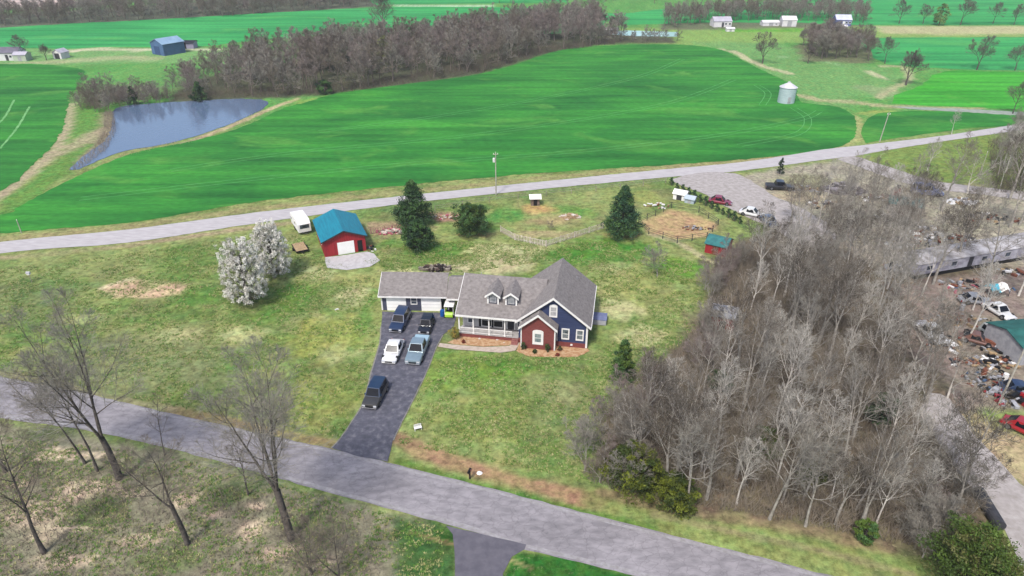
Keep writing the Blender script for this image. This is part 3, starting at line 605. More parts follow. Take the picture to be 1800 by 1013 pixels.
lpool = Pool([bare_tree(180+i, bm=BARKD, tm=DTW, h=[11, 12, 10, 11, 12][i], r=.22, first=[.2, .25, .2, .3, .22][i], limbs=13, spread=.6, sub=(7, 6, 3), twig=.035, forks=[0, 2, 3, 0, 3][i]) for i in range(5)])
# the long wood behind the big field, the wood along the top edge
BARKF = mat('bark_far', A(136, 126, 118), A(100, 90, 84), 2.2, .95)
fpool = Pool([bare_tree(160+i, bm=BARKF, tm=[TWIG, TWIGP, TWIG, TWIGB, TWIGB][i], h=[10, 11.5, 9, 10, 11][i], r=.15, first=[.16, .12, .1, .2, .14][i], limbs=[11, 11, 12, 11, 11][i], spread=.5,
        sub=(6, 5, 2), twig=.04, forks=[0, 2, 3, 0, 2][i]) for i in range(5)])
front = [(268, 178), (330, 176), (400, 172), (455, 172), (520, 170), (590, 162), (700, 147), (850, 126), (955, 94), (1010, 84), (1080, 76), (1100, 72)]
back = [(1080, 58), (1000, 64), (900, 82), (800, 100), (700, 116), (600, 128), (450, 140), (340, 150), (280, 160)]
for x, y in scatter(front+back, 130, 3.1, 90):
    q_ = PR(x, y)[0]; put(fpool.take(rnd.randrange(5)), x, y, rnd.uniform(0, 6), rnd.uniform(.9, 1.25)*min(1, .55+max(0, q_-290)/330), 'leafless tree in the front ranks of the long wood bordering the big green field', 'front ranks of the long wood')
def massed(name, poly, n, dm, seed, sc=(.8, 1.1), protos=fpool, mats=None):
    """a wood that reads as one mass: many crowns and trunks in one object"""
    Vs, Fs, M, b = [], [], [], 0; r_ = random.Random(seed); parts = []
    for p in protos.p:
        for ch in p.children:
            me = ch.data; v = np.empty(len(me.vertices)*3, np.float32); me.vertices.foreach_get('co', v); f = np.empty(len(me.polygons)*4, np.int32); me.loops.foreach_get('vertex_index', f)
            parts.append((p, v.reshape(-1, 3), f.reshape(-1, 4), 0 if ch.name.startswith('trunk') else 1))
    for x, y in scatter(poly, n, dm, seed):
        p = protos.p[r_.randrange(len(protos.p))]; a = r_.uniform(0, 6.28); s_ = r_.uniform(*sc)*(min(1, .5+max(0, PR(x, y)[0]-300)/330) if 290 < PR(x, y)[0] < 500 and 90 < PR(x, y)[1] < 170 else 1); ca_, sa_ = math.cos(a)*s_, math.sin(a)*s_; mi = r_.choice((1, 1, 2, 3, 3))
        for q, v, f, t in parts:
            if q is p:
                Vs.append(np.stack([v[:, 0]*ca_-v[:, 1]*sa_+x, v[:, 0]*sa_+v[:, 1]*ca_+y, v[:, 2]*s_], 1)); Fs.append(f+b); b += len(v); M.append(np.full(len(f), 0 if t == 0 else mi))
    return tag(npmesh(name, np.concatenate(Vs), np.concatenate(Fs), [BARKF, TWIG, TWIGP, TWIGB], mi=np.concatenate(M)), kind='stuff')
massed('woods', [(300, 158), (450, 140), (600, 128), (700, 116), (800, 100), (900, 82), (1000, 64), (1070, 55), (1040, 45), (950, 52), (860, 62), (760, 80), (650, 92), (560, 104), (450, 118), (380, 124), (330, 140)], 260, 2.4, 91, (1., 1.3))
massed('woods', [(-300, 66), (0, 47), (200, 39), (400, 29), (560, 18), (660, 11), (700, -6), (500, -6), (430, 6), (300, 16), (170, 20), (100, 24), (0, 30), (-300, 40)], 420, 3.2, 92, (.8, 1.1))
massed('woods', [(860, 8), (1000, 6), (1140, 12), (1180, 4), (1100, -6), (900, -6)], 26, 5, 93, (.7, .9))
massed('woods', [(1170, 52), (1240, 42), (1330, 36), (1420, 38), (1520, 42), (1525, 30), (1400, 24), (1240, 28), (1160, 38)], 130, 3., 94, (.75, 1.0))
massed('woods', [(1410, 90), (1440, 104), (1530, 108), (1530, 84), (1480, 76), (1420, 72), (1400, 80)], 46, 2.4, 95, (.6, .85), lpool)
massed('woods', [(1055, 76), (1190, 76), (1190, 70), (1050, 68)], 16, 3, 96, (.4, .6))
massed('woods', [(128, 186), (160, 200), (200, 200), (230, 186), (300, 182), (300, 170), (230, 160), (150, 164)], 40, 1.7, 98, (.3, .62))
massed('woods', [(138, 190), (190, 198), (250, 184), (300, 180), (300, 172), (240, 172), (190, 178), (140, 176)], 30, 2.0, 97, (.28, .5))
lone = [(675, 62, 1.5, 0, 'tall lone leafless tree rising above the long wood against the far field'), (1340, 112, .9, 4, 'leafless tree by the tan path at the corner of the big field'), (1420, 112, .7, 2, 'small leafless tree at the foot of the brown thicket'),
        (1555, 112, .75, 3, 'small leafless tree between the thicket and the dark round tree'), (1592, 150, 1.15, 2, 'dark rounded leafless tree in the grassy hollow'), (1717, 123, .95, 4, 'leafless tree alone on the hedge line of the right hand field'),
        (1784, 124, .7, 1, 'small leafless tree near the picture edge on the hedge line'), (1580, 42, .95, 0, 'leafless tree first from the white farm in the top right row'), (1622, 42, .75, 4, 'small dark tree second in the top right row'),
        (1688, 44, 1.0, 1, 'brownish leafless tree fourth in the top right row'), (1745, 42, .8, 3, 'leafless tree fifth in the top right row'), (1782, 44, .8, 0, 'leafless tree last in the top right row'),
        (82, 106, .6, 2, 'reddish bare tree between the far left farmhouse and its shed'), (42, 104, .7, 3, 'bare tree behind the far left farmhouse'), (1780, 200, .7, 3, 'brown leafless tree beside the grey farm track')]
for px, py, sc, vi, lab in lone:
    x, y = G(px, py); put(lpool.take(vi), x, y, rnd.uniform(0, 6), sc, lab)
TS_ = mat('dry_reed', A(186, 172, 130), A(140, 132, 96), .3, .95)
# undergrowth of thin stems on the wood floor
def brush(name, poly, n, seed, hmin=.6, hmax=2.6, m=TWIGB):
    rs = np.random.RandomState(seed); pl = [G(*p) for p in poly]; X = [p[0] for p in pl]; Y = [p[1] for p in pl]
    x = rs.uniform(min(X), max(X), n*3); y = rs.uniform(min(Y), max(Y), n*3); ok = inpoly(x, y, pl); x = x[ok][:n]; y = y[ok][:n]; n = len(x)
    h = rs.uniform(hmin, hmax, n)*(.4+1.2*fbm(x, y, .25, 9)); a = rs.uniform(0, 6.28, n); L = h*rs.uniform(.1, .7, n); w = rs.uniform(.015, .04, n)
    p0 = np.stack([x, y, np.zeros(n)], 1); d = np.stack([np.cos(a)*L, np.sin(a)*L, h], 1); s_ = np.stack([-np.sin(a), np.cos(a), np.zeros(n)], 1)*w[:, None]
    t_ = np.cross(s_, d); t_ = t_/(np.linalg.norm(t_, axis=1)[:, None])*w[:, None]
    V_ = np.concatenate([p0+s_, p0-s_*.5+t_, p0-s_*.5-t_, p0+d], 0); i = np.arange(n)
    F_ = np.concatenate([np.stack([i, i+n, i+3*n], 1), np.stack([i+n, i+2*n, i+3*n], 1), np.stack([i+2*n, i, i+3*n], 1)])
    return tag(npmesh(name, V_, F_, m), kind='stuff')
brush('undergrowth', [(1040, 850), (1060, 740), (1160, 650), (1240, 560), (1260, 470), (1340, 430), (1500, 450), (1570, 660), (1640, 760), (1690, 850), (1680, 970), (1560, 955), (1350, 910), (1150, 880)], 30000, 5)
brush('undergrowth', [(140, 196), (240, 178), (460, 172), (600, 164), (850, 128), (960, 94), (1090, 76), (1090, 70), (950, 84), (700, 138), (450, 160), (240, 168), (140, 180)], 22000, 6, 1., 3.2, TWIGD)
brush('undergrowth', [(184, 196), (200, 198), (204, 232), (190, 262), (146, 296), (118, 302), (168, 258), (182, 228)], 2600, 12, .5, 1.6, TWIGB)
brush('undergrowth', [(140, 300), (220, 268), (340, 244), (425, 213), (462, 194), (470, 198), (430, 218), (345, 249), (225, 274), (145, 304)], 1500, 13, .3, .9, TS_)
brush('undergrowth', [(1735, 250), (1900, 225), (1960, 330), (1900, 350), (1745, 338)], 6000, 9, .8, 2.8, TWIGD)
brush('undergrowth', [(-100, 800), (300, 830), (640, 905), (700, 1100), (-100, 1100)], 7000, 8, .2, .9)
# evergreens: needles as small faces gathered in sprays
def leafcloud(centers, radii, n_per, size, rs, upb=.3, flat=1.):
    k = len(centers); c = np.repeat(centers, n_per, 0); r_ = np.repeat(radii, n_per); n = len(c)
    d = rs.normal(0, 1, (n, 3)); d /= np.linalg.norm(d, axis=1)[:, None]; p = c+d*(r_*rs.rand(n)**.45)[:, None]*np.array([1, 1, flat])
    a = rs.normal(0, 1, (n, 3)); a[:, 2] += upb; a /= np.linalg.norm(a, axis=1)[:, None]; b_ = np.cross(a, rs.normal(0, 1, (n, 3))); b_ /= np.linalg.norm(b_, axis=1)[:, None]
    s_ = size*(.6+.8*rs.rand(n))[:, None]
    V_ = np.concatenate([p-a*s_*.5-b_*s_*.3, p-a*s_*.5+b_*s_*.3, p+a*s_*.7], 0); i = np.arange(n)
    return V_, np.stack([i, i+n, i+2*n], 1)
def evergreen(name, label, px, py, h, w, mats, seed, shape='cone', clumps=150, per=60, size=.22, low=.06, cat='tree', ragged=.22):
    rs = np.random.RandomState(seed); x, y = G(px, py); e = empty(name, (x, y, 0), rs.rand()*6, label, cat)
    t = rs.rand(clumps)**(1.0 if shape == 'cone' else .8); z = low+(1-low)*t
    if shape == 'cone': rad = (1-z)**.75*.5*w*(.85+.3*rs.rand(clumps))+.06
    elif shape == 'round': rad = np.sqrt(np.clip(1-((z-.5)/.52)**2, 0.02, 1))*.5*w*(.85+.2*rs.rand(clumps))
    else: rad = np.sqrt(np.clip(1-((z-.42)/.6)**2, .01, 1))*.5*w*(.75+.4*rs.rand(clumps))
    a = rs.rand(clumps)*6.283+np.arange(clumps)*2.4; q = rs.rand(clumps)**.35
    lob = 1+ragged*(.5*np.sin(a*3+z*9+seed)+.5*np.sin(a*5-z*14)); rad = rad*lob*(1-ragged*.5*rs.rand(clumps)); c = np.stack([np.cos(a)*rad*q, np.sin(a)*rad*q, z*h+.12*rad], 1); cr = (.08+.09*rs.rand(clumps))*w*(.6+.7*(1-z))
    V_, F_ = leafcloud(c, cr, per, size, rs, .4, .65)
    mi = np.repeat(rs.randint(0, len(mats), clumps), per)
    tb = Tubes(); tb.path(np.array([[0, 0, 0], [0, .05, h*.5], [0, 0, h*.95]]), [w*.035+.05, w*.02+.03, .02], 7)
    for j in range(0, clumps, 3): tb.path(np.array([[0, 0, max(.2, c[j, 2]-.5*rad[j])], c[j]]), [.04, .015], 3)
    tv, tf = tb.get(); npmesh('trunk', tv, tf, BARKD, e); npmesh('crown', V_, F_, mats, e, mi=mi)
    return e
def green(nm, c, k=1.): return mat(nm, A(*c, k), tuple(v*.62 for v in A(*c, k)), 1.2, .7, spec=.3)
G1 = [green('needle_dark', (62, 96, 54)), green('needle_mid', (86, 124, 64)), green('needle_deep', (46, 76, 48))]
G2 = [green('cedar_olive', (92, 118, 42)), green('cedar_mid', (74, 98, 36)), green('cedar_brown', (104, 108, 56))]
G4 = [green('cedar_yellow', (112, 122, 30)), green('cedar_yellow_mid', (88, 100, 28)), green('cedar_deep', (66, 82, 30))]
G3 = [green('spruce_blue', (64, 104, 70)), green('spruce_mid', (92, 128, 66)), green('spruce_deep', (46, 82, 56))]
evergreen('cedar_tree', 'tall ragged dark evergreen between the red barn and the fenced yard', 728, 398, 8.4, 7.4, G1, 201, 'cone', 260, 60, .26, ragged=.42)
evergreen('cedar_tree', 'shorter rounded evergreen directly in front of the tall ragged one', 735, 440, 5.0, 5.2, G1, 202, 'egg', 170, 66, .24, ragged=.35)
evergreen('cedar_tree', 'wide rounded dark cedar left of the picket fence', 829, 413, 5.4, 6.0, G1[:2]+[G2[1]], 203, 'egg', 190, 66, .24, ragged=.3)
evergreen('spruce_tree', 'cone shaped blue green spruce at the right end of the picket fence', 1092, 418, 9.2, 6.8, G3, 204, 'cone', 290, 60, .24, ragged=.3)
evergreen('cedar_tree', 'slender young cedar on the lawn right of the blue gable', 1093, 668, 5.6, 3.6, [G1[1], G2[0], G1[0]], 205, 'cone', 110, 60, .2)
evergreen('cedar_tree', 'broad olive green cedar in the front left corner of the wood', 1110, 862, 5.0, 6.0, G4, 206, 'egg', 120, 80, .22)
evergreen('cedar_tree', 'low olive cedar at the verge right of the broad one', 1185, 892, 3.2, 4.4, G4, 207, 'egg', 90, 80, .2)
evergreen('cedar_tree', 'big olive green cedar in the bottom right corner', 1694, 1030, 5.8, 6.8, G2, 208, 'egg', 280, 75, .2, ragged=.4)
evergreen('cedar_tree', 'small bright cedar at the roadside under the pale trunks', 1518, 950, 2.2, 2.2, [G1[1], G2[0]], 209, 'round', 50, 60, .18)
evergreen('cedar_tree', 'dark green cedar hidden deep among the bare trunks', 1545, 745, 3.6, 3.6, G1, 210, 'round', 80, 60, .2)
evergreen('cedar_tree', 'small dark evergreen on the left bank of the pond', 236, 184, 5.0, 3.6, G1, 211, 'cone', 60, 50, .35)
evergreen('cedar_tree', 'dark evergreen in the long wood right behind the pond shore', 352, 178, 5.5, 4.5, G1, 212, 'cone', 60, 50, .4)
evergreen('cedar_tree', 'low dark evergreen at the field corner right of the pond', 572, 166, 4.0, 5.0, G1, 213, 'round', 50, 50, .4)
evergreen('willow_tree', 'yellow green tree just coming into leaf, third in the top right row', 1650, 45, 9.5, 6.5, [green('willow', (140, 176, 96)), green('willow_dark', (100, 140, 80))], 214, 'egg', 80, 30, .5)
evergreen('willow_tree', 'yellowish tree in early leaf in the middle of the long wood', 676, 128, 12., 5.0, [green('leaf_yellow', (150, 156, 96)), green('leaf_grey', (120, 122, 90))], 215, 'egg', 60, 24, .4)
evergreen('cedar_tree', 'olive evergreen low in the wood between the pale front trunks', 1335, 800, 3.2, 3.6, G2, 216, 'egg', 80, 60, .2)
evergreen('cedar_tree', 'green evergreen patch in the wood just below the white scrap', 1262, 690, 2.6, 3.2, G1, 217, 'round', 70, 60, .2)
evergreen('cedar_tree', 'small olive evergreen in the wood left of the biggest pale trunk', 1420, 850, 2.4, 2.8, G4, 218, 'round', 60, 60, .18)
# hedge of small dark conifers beside the gravel lot
for i in range(13):
    t = i/12; px = 1180+(1300-1180)*t; py = 326+(394-326)*t**.92
    if i == 0: hd = evergreen('hedge_conifer', 'small dark conifer in the straight row along the gravel lot', px, py, 1.7, 1.3, G1, 220, 'cone', 24, 34, .16)
    else:
        hd = copy_tree(hd); x, y = G(px, py); hd.location = (x, y, 0); s_ = rnd.uniform(.75, 1.15); hd.scale = (s_, s_, s_)
    tag(hd, 'small dark conifer in the straight row along the gravel lot', 'conifer', 'conifer row beside the gravel lot')
# white blossoming pears
PW = [mat('blossom_white', A(252, 250, 242, 1.1), A(226, 222, 214, 1.1), 1.5, .9), mat('blossom_cream', A(226, 222, 210), A(190, 184, 176), 1.5, .9), mat('blossom_green', A(150, 160, 120), A(120, 128, 100), 1.5, .9)]
def pear(label, px, py, h, w, seed):
    rs = np.random.RandomState(seed); x, y = G(px, py); e = empty('pear_tree', (x, y, 0), 0, label, 'tree', 'flowering pears'); e.pop('group') if 'group' in e else None
    tb = Tubes(); C_ = []; Rr = []
    tb.path(np.array([[0, 0, 0], [0, 0, h*.2], [.1, 0, h*.6], [0, 0, h*.93]]), [.2, .16, .09, .03], 7)
    for j in range(150):
        a = j*2.399+rs.rand()*.5; z = .13+.85*((j+rs.rand())/150)**.9; rad = w*.5*math.sqrt(max(.02, 1-((z-.42)/.6)**2))*(.92+.14*rs.rand())
        b0 = np.array([0, 0, h*max(.08, z-.26)]); tip = np.array([math.cos(a)*rad, math.sin(a)*rad, z*h]); mid = b0*.45+tip*.55-np.array([0, 0, .04*h])
        tb.path(np.array([b0, mid, tip]), [.05, .03, .012], 3)
        for t in (.5, .68, .84, .97):
            C_.append(b0*(1-t)**1.5+tip*(1-(1-t)**1.5)+rs.normal(0, .26, 3)); Rr.append(.22+.16*rs.rand())
    V_, F_ = leafcloud(np.array(C_), np.array(Rr), 34, .15, rs, .2, 1.15); mi = np.repeat(rs.choice([0, 0, 0, 0, 1, 1, 2], len(C_)), 34)
    tv, tf = tb.get(); npmesh('trunk', tv, tf, BARKD, e); npmesh('crown', V_, F_, PW, e, mi=mi); return e
pear('white blossoming pear tree in front, the larger of the two', 437, 535, 10.4, 5.9, 301)
pear('white blossoming pear tree behind and right of the larger one', 483, 489, 9.4, 5.0, 302)
# grass tufts over the lawns: real blades that break up the surface
def tufts(name, poly, n, seed, hh, m, spread=.16, px=True):
    rs = np.random.RandomState(seed); pl = [G(*p) for p in poly]; X = [p[0] for p in pl]; Y = [p[1] for p in pl]
    x = rs.uniform(min(X), max(X), n*3); y = rs.uniform(min(Y), max(Y), n*3); ok = inpoly(x, y, pl) & (fbm(x, y, .5, 41) > .45+.12*(rs.rand(len(x))-.5)); x = x[ok][:n]; y = y[ok][:n]; n = len(x)
    c = np.repeat(np.stack([x, y, np.zeros(n)], 1), 7, 0); k_ = len(c); a = rs.uniform(0, 6.28, k_); h = hh*(.4+rs.rand(k_)); o = np.stack([np.cos(a), np.sin(a), np.zeros(k_)], 1)
    p = c+o*(spread*rs.rand(k_))[:, None]; s_ = np.stack([-np.sin(a), np.cos(a), np.zeros(k_)], 1)*.035; tip = p+o*(h*.9)[:, None]+np.stack([np.zeros(k_), np.zeros(k_), h], 1)
    i = np.arange(k_); return tag(npmesh(name, np.concatenate([p-s_, p+s_, tip]), np.stack([i, i+k_, i+2*k_], 1), m), kind='stuff')
lawnL = [(-60, 480), (200, 450), (520, 405), (560, 450), (660, 490), (668, 560), (650, 660), (600, 770), (300, 715), (0, 650), (-60, 640)]
lawnR = [(715, 740), (770, 630), (900, 625), (1040, 630), (1120, 560), (1230, 460), (1240, 560), (1050, 760), (1040, 850), (700, 780)]
backl = [(640, 460), (700, 420), (900, 430), (1060, 425), (1220, 460), (1200, 520), (1060, 540), (990, 455), (830, 478), (670, 480)]
botl = [(-60, 760), (290, 800), (780, 930), (780, 1060), (-60, 1060)]
TG = mat('grass_green', A(112, 148, 66), A(84, 124, 44), .3, .95); TS = mat('grass_straw', A(186, 182, 130), A(150, 152, 92), .3, .95)
for i, (pl, n_) in enumerate(((lawnL, 9000), (lawnR, 6500), (backl, 5000), (botl, 5000))):
    tufts('grass', pl, n_, 60+i, .13, TG); tufts('dry_grass', pl, n_*2//3, 70+i, .13, TS)

# ------------------------------------------------------------------ the air
m = bpy.data.materials.new('haze_air'); m.use_nodes = True; n = m.node_tree; n.nodes.remove(n.nodes['Principled BSDF'])
v = n.nodes.new('ShaderNodeVolumePrincipled'); v.inputs['Density'].default_value = .00017; v.inputs['Color'].default_value = (.92, .95, 1, 1); n.links.new(v.outputs[0], n.nodes['Material Output'].inputs['Volume'])
hz = MB(); hz.box(-3200, 3200, -300, 3600, -1, 56); tag(hz.build('haze', m), kind='stuff')
# ------------------------------------------------------------------ buildings
SHING = mat('shingles', A(156, 149, 146), A(118, 112, 109), 2.2, .95, detail=8, c3=A(138, 132, 130), lo=.3, hi=.7, bump=.3, stretch=(1, 1, 2))
WHITE = mat('white_trim', A(246, 244, 242, 1.1), A(230, 228, 226, 1.1), 1.2, .6)
DOORW = mat('white_door', A(250, 250, 248, 1.2), A(244, 242, 240, 1.2), 1.0, .5)
NAVY = mat('navy_siding', A(62, 74, 112), A(50, 60, 96), 1.4, .7, stretch=(.3, .3, 4))
BRICK = mat('red_brick', A(146, 80, 76), A(116, 60, 58), 3.2, .9, detail=8, stretch=(1, 1, 2.5), lo=.3, hi=.7)
DARKG = mat('window_glass', A(40, 46, 58), A(90, 100, 116), .9, .12, spec=.6)
BLACK = mat('black', A(26, 26, 30), A(18, 18, 20), 2, .6)
DGREY = mat('dark_grey', A(70, 70, 76), A(52, 52, 58), 2, .7)
GREY = mat('light_grey', A(186, 186, 190), A(160, 160, 166), 1.5, .7)
TAN = mat('tan_wood', A(196, 168, 128), A(150, 126, 96), 3, .85)
GWOOD = mat('grey_wood', A(178, 168, 156), A(120, 110, 102), 3, .9)
REDM = mat('red_metal', A(178, 48, 56), A(150, 36, 46), 1.2, .55, stretch=(4, 4, .3))
TEALM = mat('teal_metal', A(22, 138, 160), A(16, 118, 142), .9, .45, stretch=(4, .4, 1))
TEALD = mat('teal_roof_old', A(60, 130, 128), A(40, 100, 104), 1., .6)
BEIGE = mat('porch_siding', A(206, 204, 204), A(186, 184, 186), 1., .7, stretch=(.3, .3, 4))
CURT = mat('white_curtain', A(200, 198, 196), A(160, 160, 166), 3., .8)
RUST = mat('rust_brown', A(150, 90, 66), A(104, 62, 50), 2.5, .9)
def slab_roof(mb, x0, x1, ye, ze, yr, zr, th=.14, mi=0):
    """one roof slope between eave (ye, ze) and ridge (yr, zr), running along x"""
    mb.prism_x([(ye, ze), (yr, zr), (yr, zr+th), (ye, ze+th)] if ye < yr else [(yr, zr), (ye, ze), (ye, ze+th), (yr, zr+th)], x0, x1, mi)
def slab_roof_y(mb, y0, y1, xe, ze, xr, zr, th=.14, mi=0):
    mb.prism_y([(xe, ze), (xr, zr), (xr, zr+th), (xe, ze+th)] if xe < xr else [(xr, zr), (xe, ze), (xe, ze+th), (xr, zr+th)], y0, y1, mi)
def window(parent, x, y, z0, w, h, axis='y', frame=.09, name='window', arch=False, dark=DARKG, trim=WHITE, sign=-1, rows=2):
    """a framed window on a wall whose outside faces -y (axis y) or +-x; the pane is its sub-part"""
    f = MB(); p = MB(); d = .05
    def bx(mb, a0, a1, z_0, z_1, dep):
        if axis == 'y': mb.box(a0, a1, min(y, y+sign*dep), max(y, y+sign*dep), z_0, z_1)
        else: mb.box(min(x, x+sign*dep), max(x, x+sign*dep), a0, a1, z_0, z_1)
    c = x if axis == 'y' else y
    bx(f, c-w/2-frame, c-w/2, z0, z0+h, d); bx(f, c+w/2, c+w/2+frame, z0, z0+h, d)
    bx(f, c-w/2-frame, c+w/2+frame, z0-frame*1.2, z0, d*1.4); bx(f, c-w/2-frame, c+w/2+frame, z0+h, z0+h+frame*1.1, d)
    if arch:
        pts = [(c+math.cos(t)*(w/2+frame), z0+h+frame*1.1+math.sin(t)*w*.32) for t in np.linspace(0, math.pi, 9)]
        f.prism_y(pts, y-d, y, 0)
    for r in range(1, rows): bx(f, c-w/2, c+w/2, z0+h*r/rows-.03, z0+h*r/rows+.03, d*.8)
    bx(p, c-w/2, c+w/2, z0, z0+h, .02)
    fo = f.build(name, trim, parent); p.build('pane', dark, fo); return fo
NGL = mat('front_glass', A(60, 70, 80), A(150, 158, 162), 1.6, .15, spec=.6)
# ---- the house
hx, hy = 1.0, 75.0
house = empty('house', (hx, hy, 0), R(-9.5), 'grey roofed house with brick and navy gables, white front porch and two dormers', 'house')
m = MB(); m.box(-8.0, .1, 1.7, 10.6, 0, 3.1); m.prism_x([(1.7, 3.1), (10.6, 3.1), (10.6, 3.6), (5.4, 6.3), (1.7, 4.4)], -8.0, .1); m.build('wall', BEIGE, house)
m = MB(); m.prism_y([(-.1, .75), (8.8, .75), (8.8, 3.55), (4.35, 7.15), (-.1, 3.55)], -.3, 10.2); m.build('gable_wall', NAVY, house)['label'] = 'navy blue sided gable wall'
m = MB(); m.box(-.12, 8.82, -.33, 10.22, 0, .75); m.build('foundation', BRICK, house)
m = MB(); m.prism_y([(.45, 0), (4.75, 0), (4.75, 3.4), (2.6, 5.15), (.45, 3.4)], -1.5, -.34); m.build('brick_gable', BRICK, house)['label'] = 'red brick gable projecting beside the porch'
m = MB(); slab_roof(m, -8.4, 2.9, -.55, 3.5, 5.4, 6.5); slab_roof(m, -8.4, 2.9, 11.2, 3.3, 5.4, 6.5); m.build('roof', SHING, house)
m = MB(); slab_roof_y(m, -.75, 10.6, -.5, 3.3, 4.35, 7.25, .16); slab_roof_y(m, -.75, 10.6, 9.25, 3.3, 4.35, 7.25, .16); m.build('wing_roof', SHING, house)
m = MB(); slab_roof_y(m, -1.85, 1.2, .1, 3.15, 2.6, 5.25, .15); slab_roof_y(m, -1.85, 1.2, 5.1, 3.15, 2.6, 5.25, .15); m.build('brick_gable_roof', SHING, house)
m = MB()
for (xe, ze, xr, zr, y0) in ((-.5, 3.3, 4.35, 7.25, -.75), (9.25, 3.3, 4.35, 7.25, -.75), (.1, 3.15, 2.6, 5.25, -1.85), (5.1, 3.15, 2.6, 5.25, -1.85)):
    slab_roof_y(m, y0-.06, y0-.003, xe, ze-.12, xr, zr-.12, .32)
m.box(-8.45, .3, -.62, -.555, 3.36, 3.62)
m.prism_x([(-.55, 3.36), (5.4, 6.36), (5.4, 6.66), (-.55, 3.66)], -8.46, -8.403); m.prism_x([(5.4, 6.36), (11.2, 3.16), (11.2, 3.46), (5.4, 6.66)], -8.46, -8.403)
m.box(9.252, 9.32, -.7, 10.5, 3.28, 3.48)
m.build('roof_trim', WHITE, house)
m = MB()
for x_, y_ in ((8.62, -.36), ): m.box(x_, x_+.24, y_, y_+.24, .1, 3.3)
m.box(.36, .5, -1.56, -1.42, .1, 3.3); m.box(4.68, 4.84, -1.56, -1.42, .1, 3.3); m.box(4.86, 4.98, -.36, -.303, .8, 3.2)
m.build('corner_trim', WHITE, house)
m = MB(); m.box(-8.1, .44, -.15, 1.69, .0, .55); m.build('porch_base', BRICK, house)
m = MB(); m.box(-8.15, .448, -.2, 1.695, .552, .64); m.build('porch_floor', mat('porch_boards', A(188, 184, 182), A(170, 166, 166), 3), house)
m = MB(); m.box(-8.2, .44, -.25, -.02, 3.24, 3.46); m.build('porch_beam', WHITE, house)
for x_ in (-8.05, -6.15, -4.05, -1.95, .3):
    m = MB(); m.box(x_-.08, x_+.08, -.2, -.04, .64, 3.24); m.box(x_-.11, x_+.11, -.23, -.01, .64, .78); m.box(x_-.11, x_+.11, -.23, -.01, 3.1, 3.238); m.build('porch_post', WHITE, house)
m = MB(); m.box(-8.0, -1.0, -.15, -.09, 1.42, 1.5); m.box(-8.0, -1.0, -.15, -.09, .74, .8); m.box(-.2, .3, -.15, -.09, 1.42, 1.5)
x_ = -7.95
while x_ < -1.0: m.box(x_-.02, x_+.02, -.14, -.1, .8, 1.42); x_ += .16
m.build('railing', WHITE, house)
m = MB()
for k in range(3): m.box(-1.0+.002*k, -.12-.002*k, -.25-.28*(k+1), -.205-.28*k, 0, .5-.17*k)
m.build('steps', mat('brick_step', A(165, 110, 104), A(140, 88, 84), 3), house)
for x_, w_, nm in ((-7.0, .0, ''), (-4.75, 1.25, 'window'), (-3.15, 1.15, 'window')):
    if w_:
        window(house, x_, 1.7, .85, w_, 1.85, dark=BLACK)
        for s_ in (-1, 1):
            m = MB(); m.box(x_+s_*(w_/2+.27)-.15, x_+s_*(w_/2+.27)+.15, 1.65, 1.697, .7, 2.6); m.build('shutter', BLACK, house)
m = MB(); m.box(-1.9, -1.0, 1.64, 1.698, .66, 2.65); dr_ = m.build('front_door', DGREY, house); m = MB(); m.box(-2.02, -1.9, 1.62, 1.696, .66, 2.75); m.box(-1.0, -.88, 1.62, 1.696, .66, 2.75); m.box(-2.02, -.88, 1.62, 1.696, 2.65, 2.77); m.build('door_frame', WHITE, dr_)
window(house, -6.9, 1.7, 1.2, .7, 1.2)
window(house, -.25, 1.7, .8, .55, 1.7, dark=BLACK)
window(house, 6.0, -.3, 1.35, .72, 1.3, frame=.15, dark=NGL); window(house, 7.85, -.3, 1.35, .7, 1.3, frame=.15, dark=NGL); window(house, 4.35, -.3, 4.55, .7, 1.25, frame=.16, arch=True, dark=CURT)
window(house, 2.6, -1.5, 1.15, .8, 1.25, frame=.3, arch=True, dark=mat('window_teal', A(70, 96, 104), A(170, 180, 178), 1.2, .2))
window(house, 8.8, 3.5, 1.25, .9, 1.3, axis='x', sign=1); window(house, 8.8, 7.5, 1.25, .9, 1.3, axis='x', sign=1)
m = MB(); m.box(6.7, 6.98, -.38, -.332, .3, .55); m.build('foundation_vent', WHITE, house)
for dx in (-3.75, -1.35):
    f = 1.35; zb = 3.5+(f+.55)*.504+.14; zt = zb+1.25; zp = zt+.55; hw = .76
    m = MB(); m.prism_y([(dx-hw, zb-.4), (dx+hw, zb-.4), (dx+hw, zt), (dx, zp-.08), (dx-hw, zt)], f, 4.2); dm = m.build('dormer', mat('dormer_siding', A(96, 98, 112), A(78, 80, 94), 1.5), house)
    m = MB(); slab_roof_y(m, f-.3, 5.0, dx-hw-.25, zt-.16, dx, zp, .12); slab_roof_y(m, f-.3, 5.0, dx+hw+.25, zt-.16, dx, zp, .12); m.build('dormer_roof', SHING, dm)
    m = MB(); slab_roof_y(m, f-.36, f-.303, dx-hw-.27, zt-.28, dx, zp-.1, .26); slab_roof_y(m, f-.36, f-.303, dx+hw+.27, zt-.28, dx, zp-.1, .26)
    m.box(dx-hw-.02, dx-hw+.18, f-.05, f-.003, zb-.1, zt-.02); m.box(dx+hw-.18, dx+hw+.02, f-.05, f-.003, zb-.1, zt-.02); m.build('dormer_trim', WHITE, dm)
    window(dm, dx, f, zb+.3, .72, .95, frame=.08, name='dormer_window', arch=True, dark=mat('dormer_glass', A(120, 124, 132), A(168, 170, 174), 1., .2), trim=GREY)
m = MB(); m.cyl_z(6.6, 8.2, 4.9, 5.9, .06); m.cyl_z(-6.5, 7.2, 5.2, 5.9, .05); m.build('roof_vent', GREY, house)
